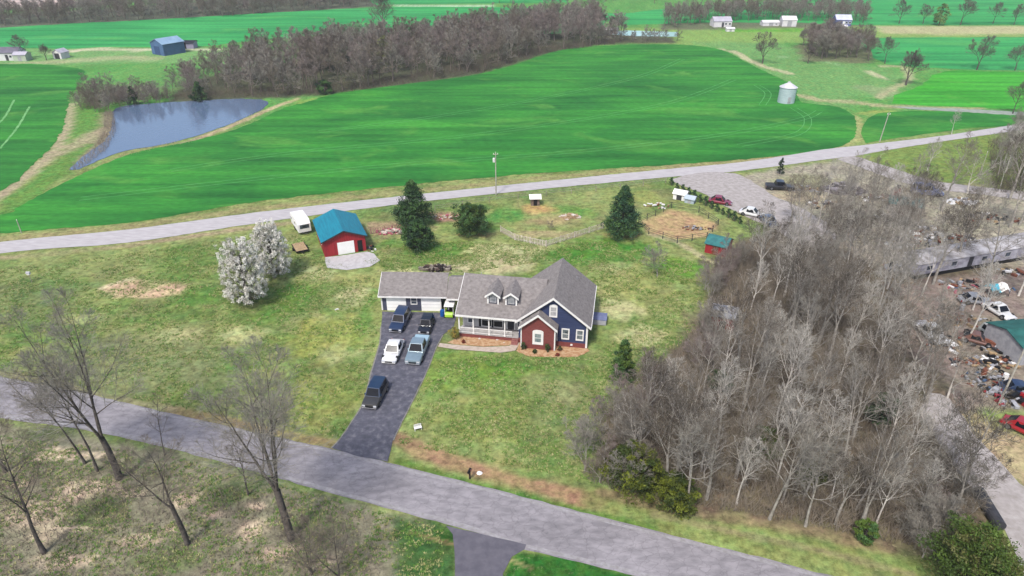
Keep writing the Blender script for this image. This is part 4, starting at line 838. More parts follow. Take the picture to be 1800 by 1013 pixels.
# ---- the garage and the breezeway roof that joins it to the house
gar = empty('garage', (-18.4, 82.9, 0), R(-1.5), 'long low garage with two white doors and a grey shingle roof', 'garage')
m = MB(); m.box(0, 8.45, 0, 6.2, 0, 2.55); m.prism_x([(0, 2.55), (6.2, 2.55), (3.3, 4.15)], 0, 8.45); m.build('wall', mat('garage_siding', A(84, 88, 108), A(70, 74, 94), 1.4, .8, stretch=(.3, .3, 4)), gar)
m = MB(); slab_roof(m, -.25, 9.3, -.5, 2.45, 3.3, 4.3, .13); slab_roof(m, -.25, 9.3, 6.8, 2.45, 3.3, 4.3, .13); m.build('roof', SHING, gar)
m = MB(); m.box(-.28, 9.32, -.56, -.505, 2.36, 2.58); m.box(-.02, .16, -.06, -.004, .05, 2.36); m.box(8.3, 8.46, -.06, -.004, .05, 2.36)
m.prism_x([(-.5, 2.36), (3.3, 4.22), (3.3, 4.42), (-.5, 2.58)], -.31, -.255); m.build('trim', WHITE, gar)
for x_ in (.75, 4.95+.7):
    m = MB(); m.box(x_, x_+2.75, -.05, -.003, .02, 2.15); d_ = m.build('garage_door', DOORW, gar)
    m = MB()
    for q in range(1, 4): m.box(x_+.05, x_+2.7, -.058, -.052, 2.13*q/4-.012, 2.13*q/4+.012)
    m.build('panel_seam', GREY, d_)
window(gar, 4.62, 0, 1.15, .75, .9)
brz = empty('breezeway', (-9.9, 82.6, 0), R(-2.5), 'narrow grey roofed breezeway with white framed opening between garage and house', 'breezeway')
m = MB(); slab_roof(m, .85, 3.4, -.9, 2.5, 2.6, 4.1, .12); slab_roof(m, .85, 3.4, 6.0, 2.5, 2.6, 4.1, .12); m.build('roof', SHING, brz)
for x_ in (.95, 2.85):
    m = MB(); m.box(x_, x_+.18, -.75, -.57, 0, 2.42); m.build('post', WHITE, brz)
m = MB(); m.box(.85, 3.4, -.98, -.91, 2.38, 2.6); m.build('trim', WHITE, brz)
m = MB(); m.box(.95, 3.2, 3.2, 3.4, 0, 2.4); m.build('back_wall', NAVY, brz)
# ---- red barn
barn = empty('barn', (-30.5, 99.6, 0), R(22), 'red metal barn with teal roof and a white overhead door', 'barn')
m = MB(); m.box(0, 6.8, 0, 9.3, 0, 2.8); m.prism_y([(0, 2.8), (6.8, 2.8), (3.4, 4.15)], 0, 9.3); m.build('wall', REDM, barn)
m = MB(); slab_roof_y(m, -.35, 9.6, -.35, 2.68, 3.4, 4.2, .1); slab_roof_y(m, -.35, 9.6, 7.15, 2.68, 3.4, 4.2, .1); m.build('roof', TEALM, barn)
m = MB(); slab_roof_y(m, -.4, -.353, -.35, 2.58, 3.4, 4.1, .2); slab_roof_y(m, -.4, -.353, 7.15, 2.58, 3.4, 4.1, .2); m.build('roof_trim', DGREY, barn)
m = MB(); m.box(2.2, 4.9, -.05, -.003, .03, 2.2); m.build('overhead_door', DOORW, barn)
m = MB(); m.box(5.45, 6.25, -.05, -.003, .03, 2.05); d_ = m.build('side_door', BLACK, barn); m = MB(); m.box(5.38, 5.448, -.06, -.004, .03, 2.12); m.box(6.252, 6.32, -.06, -.004, .03, 2.12); m.build('door_frame', REDM, d_)
window(barn, 0, 3.0, 1.2, .8, .8, axis='x', sign=-1); window(barn, 0, 6.5, 1.2, .8, .8, axis='x', sign=-1)
# ---- small buildings
def shed(name, label, px, py, rz, w, d, h, rise, wall, roof, cat='shed', door=None, win=0, trim=None, ridge='y', eave=.2):
    x, y = G(px, py); e = empty(name, (x, y, 0), R(rz), label, cat)
    m = MB(); m.box(-w/2, w/2, 0, d, 0, h)
    if ridge == 'y': m.prism_y([(-w/2, h), (w/2, h), (0, h+rise)], 0, d)
    else: m.prism_x([(0, h), (d, h), (d/2, h+rise)], -w/2, w/2)
    m.build('wall', wall, e); m = MB()
    if ridge == 'y': slab_roof_y(m, -eave, d+eave, -w/2-eave, h-.08, 0, h+rise+.04, .1); slab_roof_y(m, -eave, d+eave, w/2+eave, h-.08, 0, h+rise+.04, .1)
    else: slab_roof(m, -w/2-eave, w/2+eave, -eave, h-.08, d/2, h+rise+.04, .1); slab_roof(m, -w/2-eave, w/2+eave, d+eave, h-.08, d/2, h+rise+.04, .1)
    m.build('roof', roof, e)
    if door: m = MB(); m.box(door[0], door[1], -.05, -.003, .02, door[2]); m.build('door', door[3], e)
    for i in range(win): window(e, -w/2+w*(i+.6)/(win+.2) if not door else door[1]+(w/2-door[1])*(i+.5)/win, 0, h*.4, min(.9, w*.16), h*.3, rows=1)
    return e
shed('shed', 'little red shed with teal metal roof beside the tan dirt pen', 1256, 448, -32, 3.4, 3.6, 1.7, .9, REDM, TEALD, door=(-.5, .5, 1.5, RUST), ridge='x')
shed('playhouse', 'small red playhouse with dark roof seen through the bare trees', 1268, 583, -20, 3.0, 2.8, 2.3, .9, mat('red_paint', A(150, 52, 52), A(120, 44, 46), 2), mat('grey_roof', A(170, 172, 180), A(90, 94, 106), 1.5, lo=.4, hi=.6), door=(-.4, .4, 1.7, BLACK), ridge='x')
shed('shed', 'shed with a flat worn teal roof inside the scrapyard', 1588, 378, -25, 5.5, 4.5, 1.9, .5, GWOOD, TEALD, door=(-.5, .5, 1.6, RUST), ridge='x')
shed('shed', 'building with a green metal roof cut by the right picture edge', 1822, 640, 8, 5.5, 6, 2.6, .8, GREY, mat('green_roof', A(46, 110, 104), A(34, 88, 84), 1), door=(-1, .1, 2.0, DGREY), ridge='x')
shed('coop', 'small white roofed hutch standing on tan bare ground in the fenced yard', 941, 362, 4, 1.6, 1.5, 1.5, .45, mat('hutch_wood', A(150, 130, 116), A(110, 96, 88), 3), WHITE, 'hutch', door=(-.35, .35, 1.35, BLACK), ridge='x', eave=.35)
shed('shed', 'small white shed at the top left end of the conifer row', 1193, 352, -30, 2.4, 2.0, 1.2, .5, WHITE, WHITE, door=(-.5, .5, 1.0, DGREY), ridge='x')
shed('shed', 'low pale blue shed just right of the small white one', 1211, 358, -30, 1.8, 1.6, .9, .4, mat('pale_blue', A(190, 204, 214), A(170, 184, 196), 2), mat('pale_blue', None) , door=(-.3, .3, .8, GREY), ridge='x')
BLUEB = mat('blue_metal', A(84, 116, 160), A(70, 98, 140), .4, .5)
shed('barn', 'blue metal barn beyond the left farm track', 279, 97, -33, 8., 9., 4.2, 1.6, BLUEB, mat('blue_roof', A(150, 180, 206), A(130, 160, 190), .4), 'barn', door=(-2, 1.5, 3.2, mat('blue_door', A(56, 84, 130))), ridge='y', eave=.3)
shed('shelter', 'open shelter with dark roof right of the blue metal barn', 328, 86, 0, 6.0, 4, 2.3, .6, mat('shelter_wall', A(176, 170, 196), A(150, 146, 170), .5), mat('shelter_roof', A(30, 32, 44), A(50, 50, 64), .5), 'shelter', door=(-2.5, 0, 2.2, BLACK), ridge='x', eave=.4)
WH = mat('farm_white', A(238, 234, 236), A(215, 212, 216), .5)
FR = mat('farm_roof', A(196, 192, 204), A(170, 166, 180), .5)
shed('farmhouse', 'white farmhouse with grey roof at the far left edge', 14, 107, 4, 8, 6, 2.7, 1.6, WH, mat('farm_roof_dark', A(120, 116, 130), A(100, 96, 110), .5), 'house', door=(-.5, .5, 2.1, DGREY), win=2, ridge='x')
shed('shed', 'small white outbuilding right of the far left farmhouse', 102, 104, -12, 3.6, 4, 2.2, 1.1, WH, FR, door=(-1, 1, 2.0, DGREY), ridge='y')
shed('shed', 'low pale shed directly beside the far left farmhouse', 36, 108, 4, 4.5, 4, 2.2, .8, mat('pale_green', A(196, 206, 186), A(176, 186, 166), .5), FR, door=(-.6, .6, 1.8, GREY), ridge='x')
shed('farmhouse', 'white farmhouse leftmost of the far right farm row', 1270, 48, 3, 8.5, 6.5, 2.6, 1.6, WH, FR, 'house', door=(-.5, .5, 2.1, DGREY), win=2, ridge='x')
shed('shed', 'low white shed in front of the leftmost far right farmhouse', 1284, 56, 0, 3.6, 2.4, 1.3, .4, WH, WH, door=(-.5, .5, 1.3, GREY), ridge='x')
shed('shed', 'long low white shed between the far right farmhouse and the tall white barn', 1355, 46, 2, 8, 4, 1.6, .7, WH, WH, door=(-1, 1, 1.7, GREY), win=1, ridge='x')
shed('barn', 'tall white barn in the middle of the far right farm row', 1387, 47, -4, 6.5, 6, 2.9, 1.4, WH, WH, 'barn', door=(-1, 1, 2.6, GREY), ridge='x')
shed('farmhouse', 'farmhouse with pale blue roof, rightmost of the far farm row', 1482, 46, -6, 7, 6.5, 2.8, 1.8, mat('blue_wall', A(120, 132, 186), A(100, 110, 160), .5), mat('lilac_roof', A(216, 218, 240), A(190, 192, 220), .5), 'house', door=(-.5, .5, 2.1, WHITE), win=2, ridge='x')
shed('shed', 'flat pale garage in front of the blue roofed far farmhouse', 1474, 54, -4, 7.5, 3.4, 1.7, .5, GREY, WH, door=(-1.5, 1, 1.7, DGREY), ridge='x')
shed('shed', 'small white roofed shed at the left end of the pale far pond', 1075, 60, 0, 6, 3, 1.8, .6, GREY, WH, door=(-.5, .5, 1.5, DGREY), ridge='x')
# grain bin
x, y = G(1381, 180); sb = empty('grain_bin', (x, y, 0), 0, 'round ribbed metal grain bin with cone roof beside the big field', 'grain bin')
m = MB(); GALV = mat('galvanised', A(206, 222, 228), A(184, 202, 210), .8, .45, metal=.2, stretch=(1, 1, 5))
rings = []
for k in range(19):
    z = k*.25; r_ = 2.35+(.03 if k % 2 else 0); rings.append([(math.cos(2*math.pi*q/28)*r_, math.sin(2*math.pi*q/28)*r_, z) for q in range(28)])
m.loft(rings); m.build('wall', GALV, sb, smooth=False)
m = MB(); m.loft([[(math.cos(2*math.pi*q/28)*r_, math.sin(2*math.pi*q/28)*r_, z) for q in range(28)] for r_, z in ((2.55, 4.42), (.45, 5.6), (.4, 5.85))]); m.build('roof', mat('bin_roof', A(226, 222, 228), A(200, 200, 206), .8, .5), sb)
m = MB(); m.box(-.4, .4, -2.46, -2.37, .3, 2.0); m.build('door', GREY, sb)
# mobile home
x0, y0 = G(1606, 492); x1, y1 = G(1815, 455); L = math.hypot(x1-x0, y1-y0); mh = empty('mobile_home', (x0, y0, 0), math.atan2(y1-y0, x1-x0), 'very long weathered white mobile home behind the bare trees', 'mobile home')
MHW = mat('mobile_wall', A(190, 188, 200), A(150, 146, 158), .8, .7, lo=.4, hi=.6)
m = MB(); m.box(0, L+3, 0, 4.2, .7, 2.5); m.build('wall', MHW, mh)
m = MB(); slab_roof(m, -.12, L+3.1, -.1, 2.48, 2.1, 2.9, .08); slab_roof(m, -.12, L+3.1, 4.3, 2.48, 2.1, 2.9, .08); m.build('roof', mat('mobile_roof', A(206, 203, 206), A(132, 126, 122), .7, .7, detail=8), mh)
m = MB(); m.box(.1, L+2.9, .1, 4.1, 0, .695); m.build('skirting', BLACK, mh)
for t in (.1, .3, .55, .75): window(mh, L*t, 0, 1.35, 1.0, .7, rows=1, trim=GREY)
m = MB(); m.box(L*.42, L*.42+.85, -.05, -.003, .75, 2.35); m.build('door', DGREY, mh)
# ------------------------------------------------------------------ vehicles
TYRE = mat('tyre', A(30, 30, 32), A(22, 22, 24), 3, .9); RIM = mat('rim', A(150, 152, 158), A(110, 112, 118), 3, .35, metal=.6)
CGLS = mat('car_glass', A(20, 24, 32), A(30, 34, 42), .8, .12, spec=.15); HLT = mat('headlight', A(230, 232, 236), A(200, 204, 210), 3, .2); TLT = mat('taillight', A(150, 20, 24), A(110, 14, 18), 3, .3)
def paint(name, c, c2=None, metal=.15): return mat(name, A(*c), A(*c2) if c2 else tuple(v*.85 for v in A(*c)), 1.0, .28, metal=metal, coat=.5, spec=.5)
def car(name, label, cat, px, py, rz, kind, body, L=4.8, Wd=1.9, Ht=1.7, roof=None, hood=None, z=0.):
    """front faces -y before turning; px, py mark the ground under the middle of the car"""
    x, y = G(px, py) if px is not None else (0, 0); e = empty(name, (x, y, z), R(rz), label, cat); h = L/2; hw = Wd/2; belt = Ht*.56
    if kind == 'sedan': st = [(-1, .42, .82), (-.96, .62, .92), (-.8, .72, .97), (-.42, .84, 1), (-.05, .9, 1), (.5, .94, 1), (.82, .92, .97), (.96, .82, .92), (1, .55, .84)]; cabs = (-.40, -.10, .42, .78)
    elif kind == 'pickup': st = [(-1, .5, .86), (-.97, .78, .95), (-.8, .88, .99), (-.45, .95, 1), (.0, 1, 1), (.35, 1, 1), (.5, .98, 1), (.96, .98, .99), (1, .9, .96)]; cabs = (-.42, -.2, .3, .4)
    else: st = [(-1, .5, .86), (-.97, .74, .94), (-.8, .84, .99), (-.45, .93, 1), (.0, 1, 1), (.5, 1, 1), (.85, 1, .98), (.97, .98, .95), (1, .8, .9)]; cabs = (-.46, -.2, .84, .95)
    rings = []
    for s_, bz, wv in st:
        b = belt*bz; w = hw*wv; yy = s_*h; zb = .26 if abs(s_) < .9 else .34
        rings.append([(-w*.9, yy, zb), (w*.9, yy, zb), (w, yy, .42*b+.12), (w, yy, .8*b), (w*.93, yy, b*.97), (w*.8, yy, b), (-w*.8, yy, b), (-w*.93, yy, b*.97), (-w, yy, .8*b), (-w, yy, .42*b+.12)])
    m = MB(); m.loft([r[::-1] for r in rings]); m.build('body', body, e, bevel=.02)
    a, b_, c, d = [v*h for v in cabs]; bz = belt*.97; rz_ = Ht; tw = hw*.74; bw = hw*.9
    m = MB(); m.loft([[(-bw, a, bz), (bw, a, bz), (bw, a+.01, bz+.01), (-bw, a+.01, bz+.01)], [(-bw, b_, bz), (bw, b_, bz), (tw, b_, rz_-.03), (-tw, b_, rz_-.03)],
        [(-bw, (b_+c)/2, bz), (bw, (b_+c)/2, bz), (tw*1.02, (b_+c)/2, rz_+.01), (-tw*1.02, (b_+c)/2, rz_+.01)], [(-bw, c, bz), (bw, c, bz), (tw, c, rz_-.04), (-tw, c, rz_-.04)], [(-bw*.97, d, bz), (bw*.97, d, bz), (bw*.95, d+.01, bz+.01), (-bw*.95, d+.01, bz+.01)]])
    m.build('cabin', roof or body, e, bevel=.015)
    def lerp(p, q, t): return tuple(p[i]+(q[i]-p[i])*t for i in range(3))
    def quad(p0, p1, p2, p3, off, nm, m_):
        q = [Vector(p) for p in (p0, p1, p2, p3)]; nrm = (q[1]-q[0]).cross(q[3]-q[0]).normalized(); c_ = sum(q, Vector())/4; q = [c_+(p-c_)*.88 for p in q]
        mb = MB(); mb.loft([[tuple(p-nrm*.01) for p in q], [tuple(p+nrm*off) for p in q]]); return mb.build(nm, m_, e)
    quad((-bw, a, bz+.01), (bw, a, bz+.01), (tw, b_, rz_-.03), (-tw, b_, rz_-.03), .018, 'windshield', CGLS)
    quad((bw*.97, d, bz+.01), (-bw*.97, d, bz+.01), (-tw, c, rz_-.04), (tw, c, rz_-.04), .018, 'rear_window', CGLS)
    for s_ in (-1, 1):
        p = [(s_*bw, b_-(b_-a)*.5, bz+.03), (s_*bw, c, bz+.03), (s_*tw, c-.05, rz_-.08), (s_*tw, b_+.02, rz_-.08)]
        if s_ < 0: p = [p[1], p[0], p[3], p[2]]
        quad(*p, .02, 'side_window', CGLS)
        m = MB(); m.box(s_*(bw+.06)-.09, s_*(bw+.06)+.09, b_-.35, b_-.22, bz+.02, bz+.16); m.build('mirror', roof or body, e)
        m = MB(); m.box(min(s_*hw*.5, s_*hw*.86), max(s_*hw*.5, s_*hw*.86), -h-.015, -h+.12, belt*.42+.06, belt*.6+.06); m.build('headlight', HLT, e)
        m = MB(); m.box(min(s_*hw*.66, s_*hw*.9), max(s_*hw*.66, s_*hw*.9), h-.1, h+.015, belt*.5, belt*.8); m.build('taillight', TLT, e)
        for yy in (-h*.62, h*.6):
            wr = .36 if kind != 'pickup' else .4; m = MB(); m.cyl_x(s_*(hw-.24), s_*(hw+.015), yy, wr, wr, 16); wo = m.build('wheel', TYRE, e); m = MB(); m.cyl_x(s_*(hw+.016), s_*(hw+.03), yy, wr, wr*.6, 12); m.build('rim', RIM, wo)
    m = MB(); m.box(-hw*.45, hw*.45, -h-.02, -h+.1, belt*.36, belt*.56); m.build('grille', BLACK, e)
    m = MB(); m.box(-hw*.86, hw*.86, -h-.07, -h+.08, .32, belt*.33); m.build('front_bumper', GREY if kind != 'sedan' else body, e)
    if kind == 'pickup':
        m = MB(); b0, b1 = .43*h, .95*h; m.box(-hw*.86, hw*.86, b0, b1, belt*.96, belt*1.012); m.build('bed_cover', DGREY if hood is None else hood, e)
    return e
BLUEP = paint('paint_navy', (44, 62, 96)); BLKP = paint('paint_black', (34, 38, 48)); WHP = paint('paint_white', (238, 238, 238), metal=0); SILP = paint('paint_silver_blue', (150, 172, 184), metal=.3); GRYP = paint('paint_grey', (120, 116, 112)); REDP = paint('paint_red', (170, 28, 36), metal=0); MARP = paint('paint_maroon', (140, 24, 60), metal=0); TANP = paint('paint_blue_grey', (110, 130, 160))
car('parked_suv', 'dark blue SUV parked before the left garage door', 'SUV', 704, 570, -8, 'suv', BLUEP, 4.9, 1.95, 1.85)
car('parked_suv', 'small black SUV parked before the right garage door', 'SUV', 750, 577, -6, 'suv', BLKP, 3.7, 1.7, 1.6)
car('parked_car', 'white car in the middle of the driveway left of the silver pickup', 'car', 692, 622, -6, 'sedan', WHP, 4.9, 2.0, 1.55)
car('parked_pickup', 'silver blue pickup truck beside the white car on the driveway', 'pickup truck', 735, 621, -7, 'pickup', SILP, 5.7, 2.1, 1.9, hood=mat('bed_cover_pale', A(170, 200, 216), A(150, 180, 196), 1.))
car('parked_suv', 'black SUV with grey hood alone at the lower end of the driveway', 'SUV', 661, 700, -9, 'suv', paint('paint_charcoal', (72, 70, 68)), 4.5, 1.95, 1.85, roof=paint('paint_blueblack', (36, 60, 90)))
car('parked_car', 'dark red car on the gravel lot beside the conifer row', 'car', 1265, 358, 68, 'sedan', MARP, 4.4, 1.8, 1.5)
car('parked_car', 'white car on the gravel lot, lower down than the dark red one', 'car', 1321, 379, 60, 'sedan', WHP, 4.7, 1.9, 1.5)
car('parked_car', 'blue grey car at the lower end of the gravel lot among the twigs', 'car', 1351, 393, 10, 'sedan', TANP, 4.5, 1.85, 1.5)
car('parked_pickup', 'black pickup truck standing on bare ground below the far road', 'pickup truck', 1370, 333, 80, 'pickup', BLKP, 5.6, 2.0, 1.85)
car('parked_pickup', 'white pickup truck in the scrapyard right of the wood', 'pickup truck', 1634, 592, 8, 'pickup', WHP, 5.2, 1.95, 1.8, hood=GREY)
car('parked_car', 'white car with dark open bonnet below the turquoise tarp', 'car', 1754, 552, 14, 'sedan', WHP, 4.4, 1.85, 1.5)
car('parked_car', 'pale grey van like car below the white car with the dark bonnet', 'car', 1748, 598, 10, 'suv', paint('paint_pale', (196, 200, 196)), 4.4, 1.85, 1.7)
car('parked_car', 'bright red car cut by the right picture edge', 'car', 1800, 760, 38, 'sedan', REDP, 4.6, 1.85, 1.45)
car('parked_car', 'blue truck in the scrapyard at the foot of the tall dark tree', 'truck', 1628, 342, 76, 'suv', paint('paint_bluelilac', (130, 146, 200)), 5.6, 2.2, 2.2)
car('parked_car', 'rusty car without wheels between the scrap heaps, left of the pale van', 'car', 1715, 602, 60, 'sedan', paint('paint_rust', (130, 92, 80)), 4.2, 1.8, 1.4)
car('parked_car', 'silver car beside the mobile home, above the turquoise tarp', 'car', 1712, 532, 84, 'sedan', paint('paint_silver', (176, 178, 184)), 4.4, 1.8, 1.4)
car('parked_car', 'grey car among the twigs left of the mobile home', 'car', 1580, 478, 70, 'sedan', paint('paint_silver', (176, 178, 184)), 4.4, 1.8, 1.4)
car('parked_car', 'dark blue car beside the red scrap at the right edge', 'car', 1790, 690, 76, 'sedan', BLUEP, 4.4, 1.8, 1.4)
# golf cart in the breezeway
x, y = G(791, 554); gc = empty('golf_cart', (x, y, 0), R(-4), 'lime green golf cart with white roof parked in the breezeway', 'golf cart'); LIME = paint('paint_lime', (176, 226, 60), metal=0)
m = MB(); m.loft([[(-.55, -1.1, .3), (.55, -1.1, .3), (.5, -1.05, .62), (-.5, -1.05, .62)][::-1], [(-.6, -.8, .28), (.6, -.8, .28), (.56, -.75, .85), (-.56, -.75, .85)][::-1], [(-.6, -.4, .28), (.6, -.4, .28), (.56, -.45, .8), (-.56, -.45, .8)][::-1]]); m.box(-.6, .6, -.4, 1.1, .28, .42); m.box(-.58, .58, .5, 1.1, .42, .75); m.build('body', LIME, gc)
m = MB(); m.box(-.5, .5, -.05, .45, .43, .72); m.box(-.5, .5, .4, .5, .7, 1.15); m.build('seat', BLACK, gc)
m = MB(); m.box(-.68, .68, -.85, 1.05, 1.78, 1.86); m.build('roof', WHITE, gc, bevel=.03)
for sx_ in (-.6, .6):
    for y_ in (-.75, .95): m = MB(); m.cyl_z(sx_, y_, .5, 1.78, .035, 8); m.build('roof_post', WHITE, gc)
    for y_ in (-.75, .75): m = MB(); m.cyl_x(sx_-.1, sx_+.1, y_, .25, .25, 12); m.build('wheel', TYRE, gc)
m = MB(); m.tube([(.3, -.45, .8), (.3, -.25, .95)], .03); m.tube([(.3+.17*math.cos(t), -.25, .95+.17*math.sin(t)) for t in np.linspace(0, 6.28, 13)], .015); m.build('steering_wheel', BLACK, gc)
x, y = G(778, 556); b = MB(); b.loft([[(math.cos(t)*r_, math.sin(t)*r_, z) for t in np.linspace(0, 2*math.pi, 17)[:-1]] for z, r_ in ((0, .3), (.05, .32), (.3, .32), (.33, .335), (.36, .32), (.62, .32), (.65, .335), (.68, .32), (.92, .32), (.97, .3))])
o = b.build('barrel', mat('blue_plastic', A(24, 96, 176), A(20, 80, 150), 2, .4)); o.location = (x, y, 0); tag(o, 'blue plastic barrel beside the right garage door', 'barrel')
# camper behind the barn, flat trailer
x, y = G(537, 412); rv = empty('camper', (x, y, 0), R(29), 'white camper trailer behind the left side of the red barn', 'camper')
m = MB(); m.prism_x([(-.2, .5), (5.2, .5), (5.2, 2.4), (4.9, 2.6), (.5, 2.6), (-.2, 2.0)], -1.1, 1.1); m.build('body', WHITE, rv, bevel=.05)
m = MB(); m.box(-.8, .8, -.22, -.2, 1.2, 1.9); m.build('front_window', DARKG, rv)
window(rv, -1.1, 2.0, 1.3, .9, .6, axis='x', sign=-1, rows=1); window(rv, -1.1, 4.5, 1.3, .9, .6, axis='x', sign=-1, rows=1)
for s_ in (-1, 1):
    for y_ in (2.6, 3.4): m = MB(); m.cyl_x(s_*1.0-.1, s_*1.0+.1, y_, .35, .35, 12); m.build('wheel', TYRE, rv)
m = MB(); m.tube([(-.5, -.2, .55), (0, -1.1, .5)], .05); m.tube([(.5, -.2, .55), (0, -1.1, .5)], .05); m.build('drawbar', DGREY, rv)
x, y = G(532, 446); tr = empty('flat_trailer', (x, y, 0), R(28), 'low flatbed trailer with a pale wooden deck left of the red barn', 'trailer')
m = MB(); m.box(-.95, .95, 0, 3.3, .5, .58); m.build('deck', TAN, tr)
m = MB(); m.box(-1.0, 1.0, -.08, -.004, .38, .6); m.box(-1.02, -.955, 0, 3.3, .38, .62); m.box(.955, 1.02, 0, 3.3, .38, .62); m.tube([(0, -.05, .45), (0, -1.0, .42)], .05); m.build('frame', BLACK, tr)
for s_ in (-1, 1): m = MB(); m.cyl_x(s_*1.14-.1, s_*1.14+.1, 1.7, .3, .3, 12); m.build('wheel', TYRE, tr)
# hot tub right of the house
x, y = G(1053, 572); ht = empty('hot_tub', (x, y, 0), R(-10), 'square hot tub with a grey blue cover against the right side of the house', 'hot tub')
m = MB(); m.box(-.95, .95, 0, 1.9, 0, .8); m.build('cabinet', mat('tub_side', A(196, 196, 204), A(170, 170, 180), 1), ht, bevel=.08)
m = MB(); m.box(-1.0, 1.0, -.04, .93, .805, .9); m.box(-1.0, 1.0, .96, 1.94, .805, .9); m.build('cover', mat('tub_cover', A(132, 140, 176), A(112, 120, 156), 1), ht, bevel=.04)
# power poles
def pole(label, px, py, h, tr=True, r=.13, arm=True):
    x, y = G(px, py); e = empty('power_pole', (x, y, 0), R(5), label, 'power pole')
    PW_ = mat('pole_wood', A(196, 192, 180), A(160, 154, 144), 2, .9)
    m = MB(); m.tube([(0, 0, 0), (0, 0, h)], [r, r*.7], 10); m.build('post', PW_, e)
    if arm: m = MB(); m.box(-.5, .5, -.14, -.04, h-.5, h-.4); m.build('crossarm', PW_, e)
    for s_ in ((-.4, .4) if arm else (0,)): m = MB(); m.cyl_z(s_, -.09 if arm else 0, h-.4 if arm else h, h-.2 if arm else h+.2, .05, 8); m.build('insulator', WHITE, e)
    if tr: m = MB(); m.cyl_z(-.34, -.05, h-2.0, h-1.2, .22, 12); m.build('transformer', WHITE, e)
    return e
pole('wooden power pole with white transformer on the far road, directly above the fenced yard', 872, 343, 8.8)
pole('leaning plain power pole at the field corner by the far road', 1546, 250, 7.2, False).rotation_euler = (0, R(4), .3)
pole('small plain post in the big field near the left edge', 38, 410, 2.4, False, .09, False)
pole('tall pale pole standing in the scrapyard near the right edge', 1755, 712, 10, False, .12, False).rotation_euler = (R(-4), R(5), 0)
pole('small pale pole by the thicket in the upper right', 1722, 308, 5.0, False, .08, False)
# lamp post style marker on the left lawn
x, y = G(56, 496); e = empty('birdhouse', (x, y, 0), 0, 'pale birdhouse on a thin post on the left lawn', 'birdhouse')
m = MB(); m.cyl_z(0, 0, 0, 1.3, .04); m.build('post', GWOOD, e); m = MB(); m.box(-.2, .2, -.2, .2, 1.3, 1.6); m.build('box', WHITE, e); m = MB(); slab_roof(m, -.28, .28, -.28, 1.58, 0, 1.8, .03); slab_roof(m, -.28, .28, .28, 1.58, 0, 1.8, .03); m.build('roof', GREY, e)
# mailbox, garden ornament, stone
x, y = G(826, 842); e = empty('mailbox', (x, y, 0), R(-16), 'dark mailbox on a thick post on the verge by the road', 'mailbox')
m = MB(); m.box(-.07, .07, -.07, .07, 0, 1.0); m.build('post', mat('mailbox_wood', A(60, 42, 40), A(44, 30, 28), 3), e)
m = MB(); m.prism_y([(-.13, 1.0), (.13, 1.0), (.13, 1.18), (.08, 1.27), (-.08, 1.27), (-.13, 1.18)], -.35, .25); m.build('box', BLACK, e)
m = MB(); m.box(.135, .15, -.1, .0, 1.15, 1.35); m.build('flag', REDP, e)
x, y = G(735, 756); e = empty('garden_bench', (x, y, 0), R(20), 'small white garden bench near the lower right side of the driveway', 'bench')
for s_ in (-.45, .45):
    for y_ in (-.15, .2): m = MB(); m.box(s_-.03, s_+.03, y_-.03, y_+.03, 0, .42); m.build('leg', WHITE, e)
m = MB(); m.box(-.52, .52, -.22, .25, .42, .47); m.build('seat', WHITE, e)
m = MB(); m.box(-.52, .52, .22, .26, .75, .85); m.box(-.52, .52, .22, .26, .55, .62); m.box(-.48, -.42, .2, .26, .47, .85); m.box(.42, .48, .2, .26, .47, .85); m.build('backrest', WHITE, e); e.scale = (.8, .8, .8)
def rock(label, px, py, s, m_, seed, name='rock', cat='rock', flat=.6, group=None):
    rs = np.random.RandomState(seed); x, y = G(px, py); n = 8; rings = []
    for k, (zz, r_) in enumerate(((0, 1), (.35, 1.05), (.75, .8), (1, .35))): rings.append([(math.cos(2*math.pi*q/n)*r_*s*rs.uniform(.8, 1.15), math.sin(2*math.pi*q/n)*r_*s*rs.uniform(.8, 1.15), zz*s*flat*rs.uniform(.9, 1.1)) for q in range(n)])
    m = MB(); m.loft(rings); o = m.build(name, m_); o.location = (x, y, -.02); return tag(o, label, cat, group)
rock('white stone on the brown verge just right of the mailbox', 843, 832, .28, WHITE, 1)
for i, (px, py, s_) in enumerate([(843, 596, .22), (874, 598, .2), (886, 603, .16), (823, 600, .14)]): rock('small pale stone in the mulch bed under the porch', px, py, s_, mat('pale_stone', A(226, 216, 206), A(190, 180, 170), 4), 10+i, group='pale stones in the porch bed')
# shrubs in the beds
def shrub(label, px, py, h, w, mats, seed, shape='round', cat='shrub', group=None):
    e = evergreen('shrub', label, px, py, h, w, mats, seed, shape, 40, 40, .11, cat=cat); e['group'] = group if group else ''
    if not group: del e['group']
    return e
SG = [green('shrub_dark', (58, 78, 40)), green('shrub_mid', (84, 96, 46))]
shrub('golden brown feathery shrub at the corner between driveway and porch', 799, 596, 1.7, 1.7, [mat('gold_leaf', A(176, 158, 70), A(150, 120, 50), 2), mat('gold_leaf_dark', A(136, 140, 62), A(110, 110, 46), 2)], 401)
shrub('upright dark shrub at the left corner of the brick gable', 920, 615, 1.1, .75, SG, 402, 'egg'); shrub('upright dark shrub at the right corner of the brick gable', 962, 618, 1.1, .7, SG, 403, 'egg')
shrub('low dark shrub in the middle of the front bed', 940, 621, .5, .6, SG, 404); shrub('small reddish shrub before the navy wall', 984, 617, .7, .6, [mat('red_leaf', A(150, 70, 50), A(120, 50, 40), 2), SG[1]], 405)
shrub('tiny reddish plant at the edge of the front bed', 980, 626, .35, .5, [mat('red_leaf', None)], 406); shrub('tiny dark shrub in the bed left of the porch steps', 815, 603, .4, .5, [mat('red_leaf', None), SG[0]], 407)
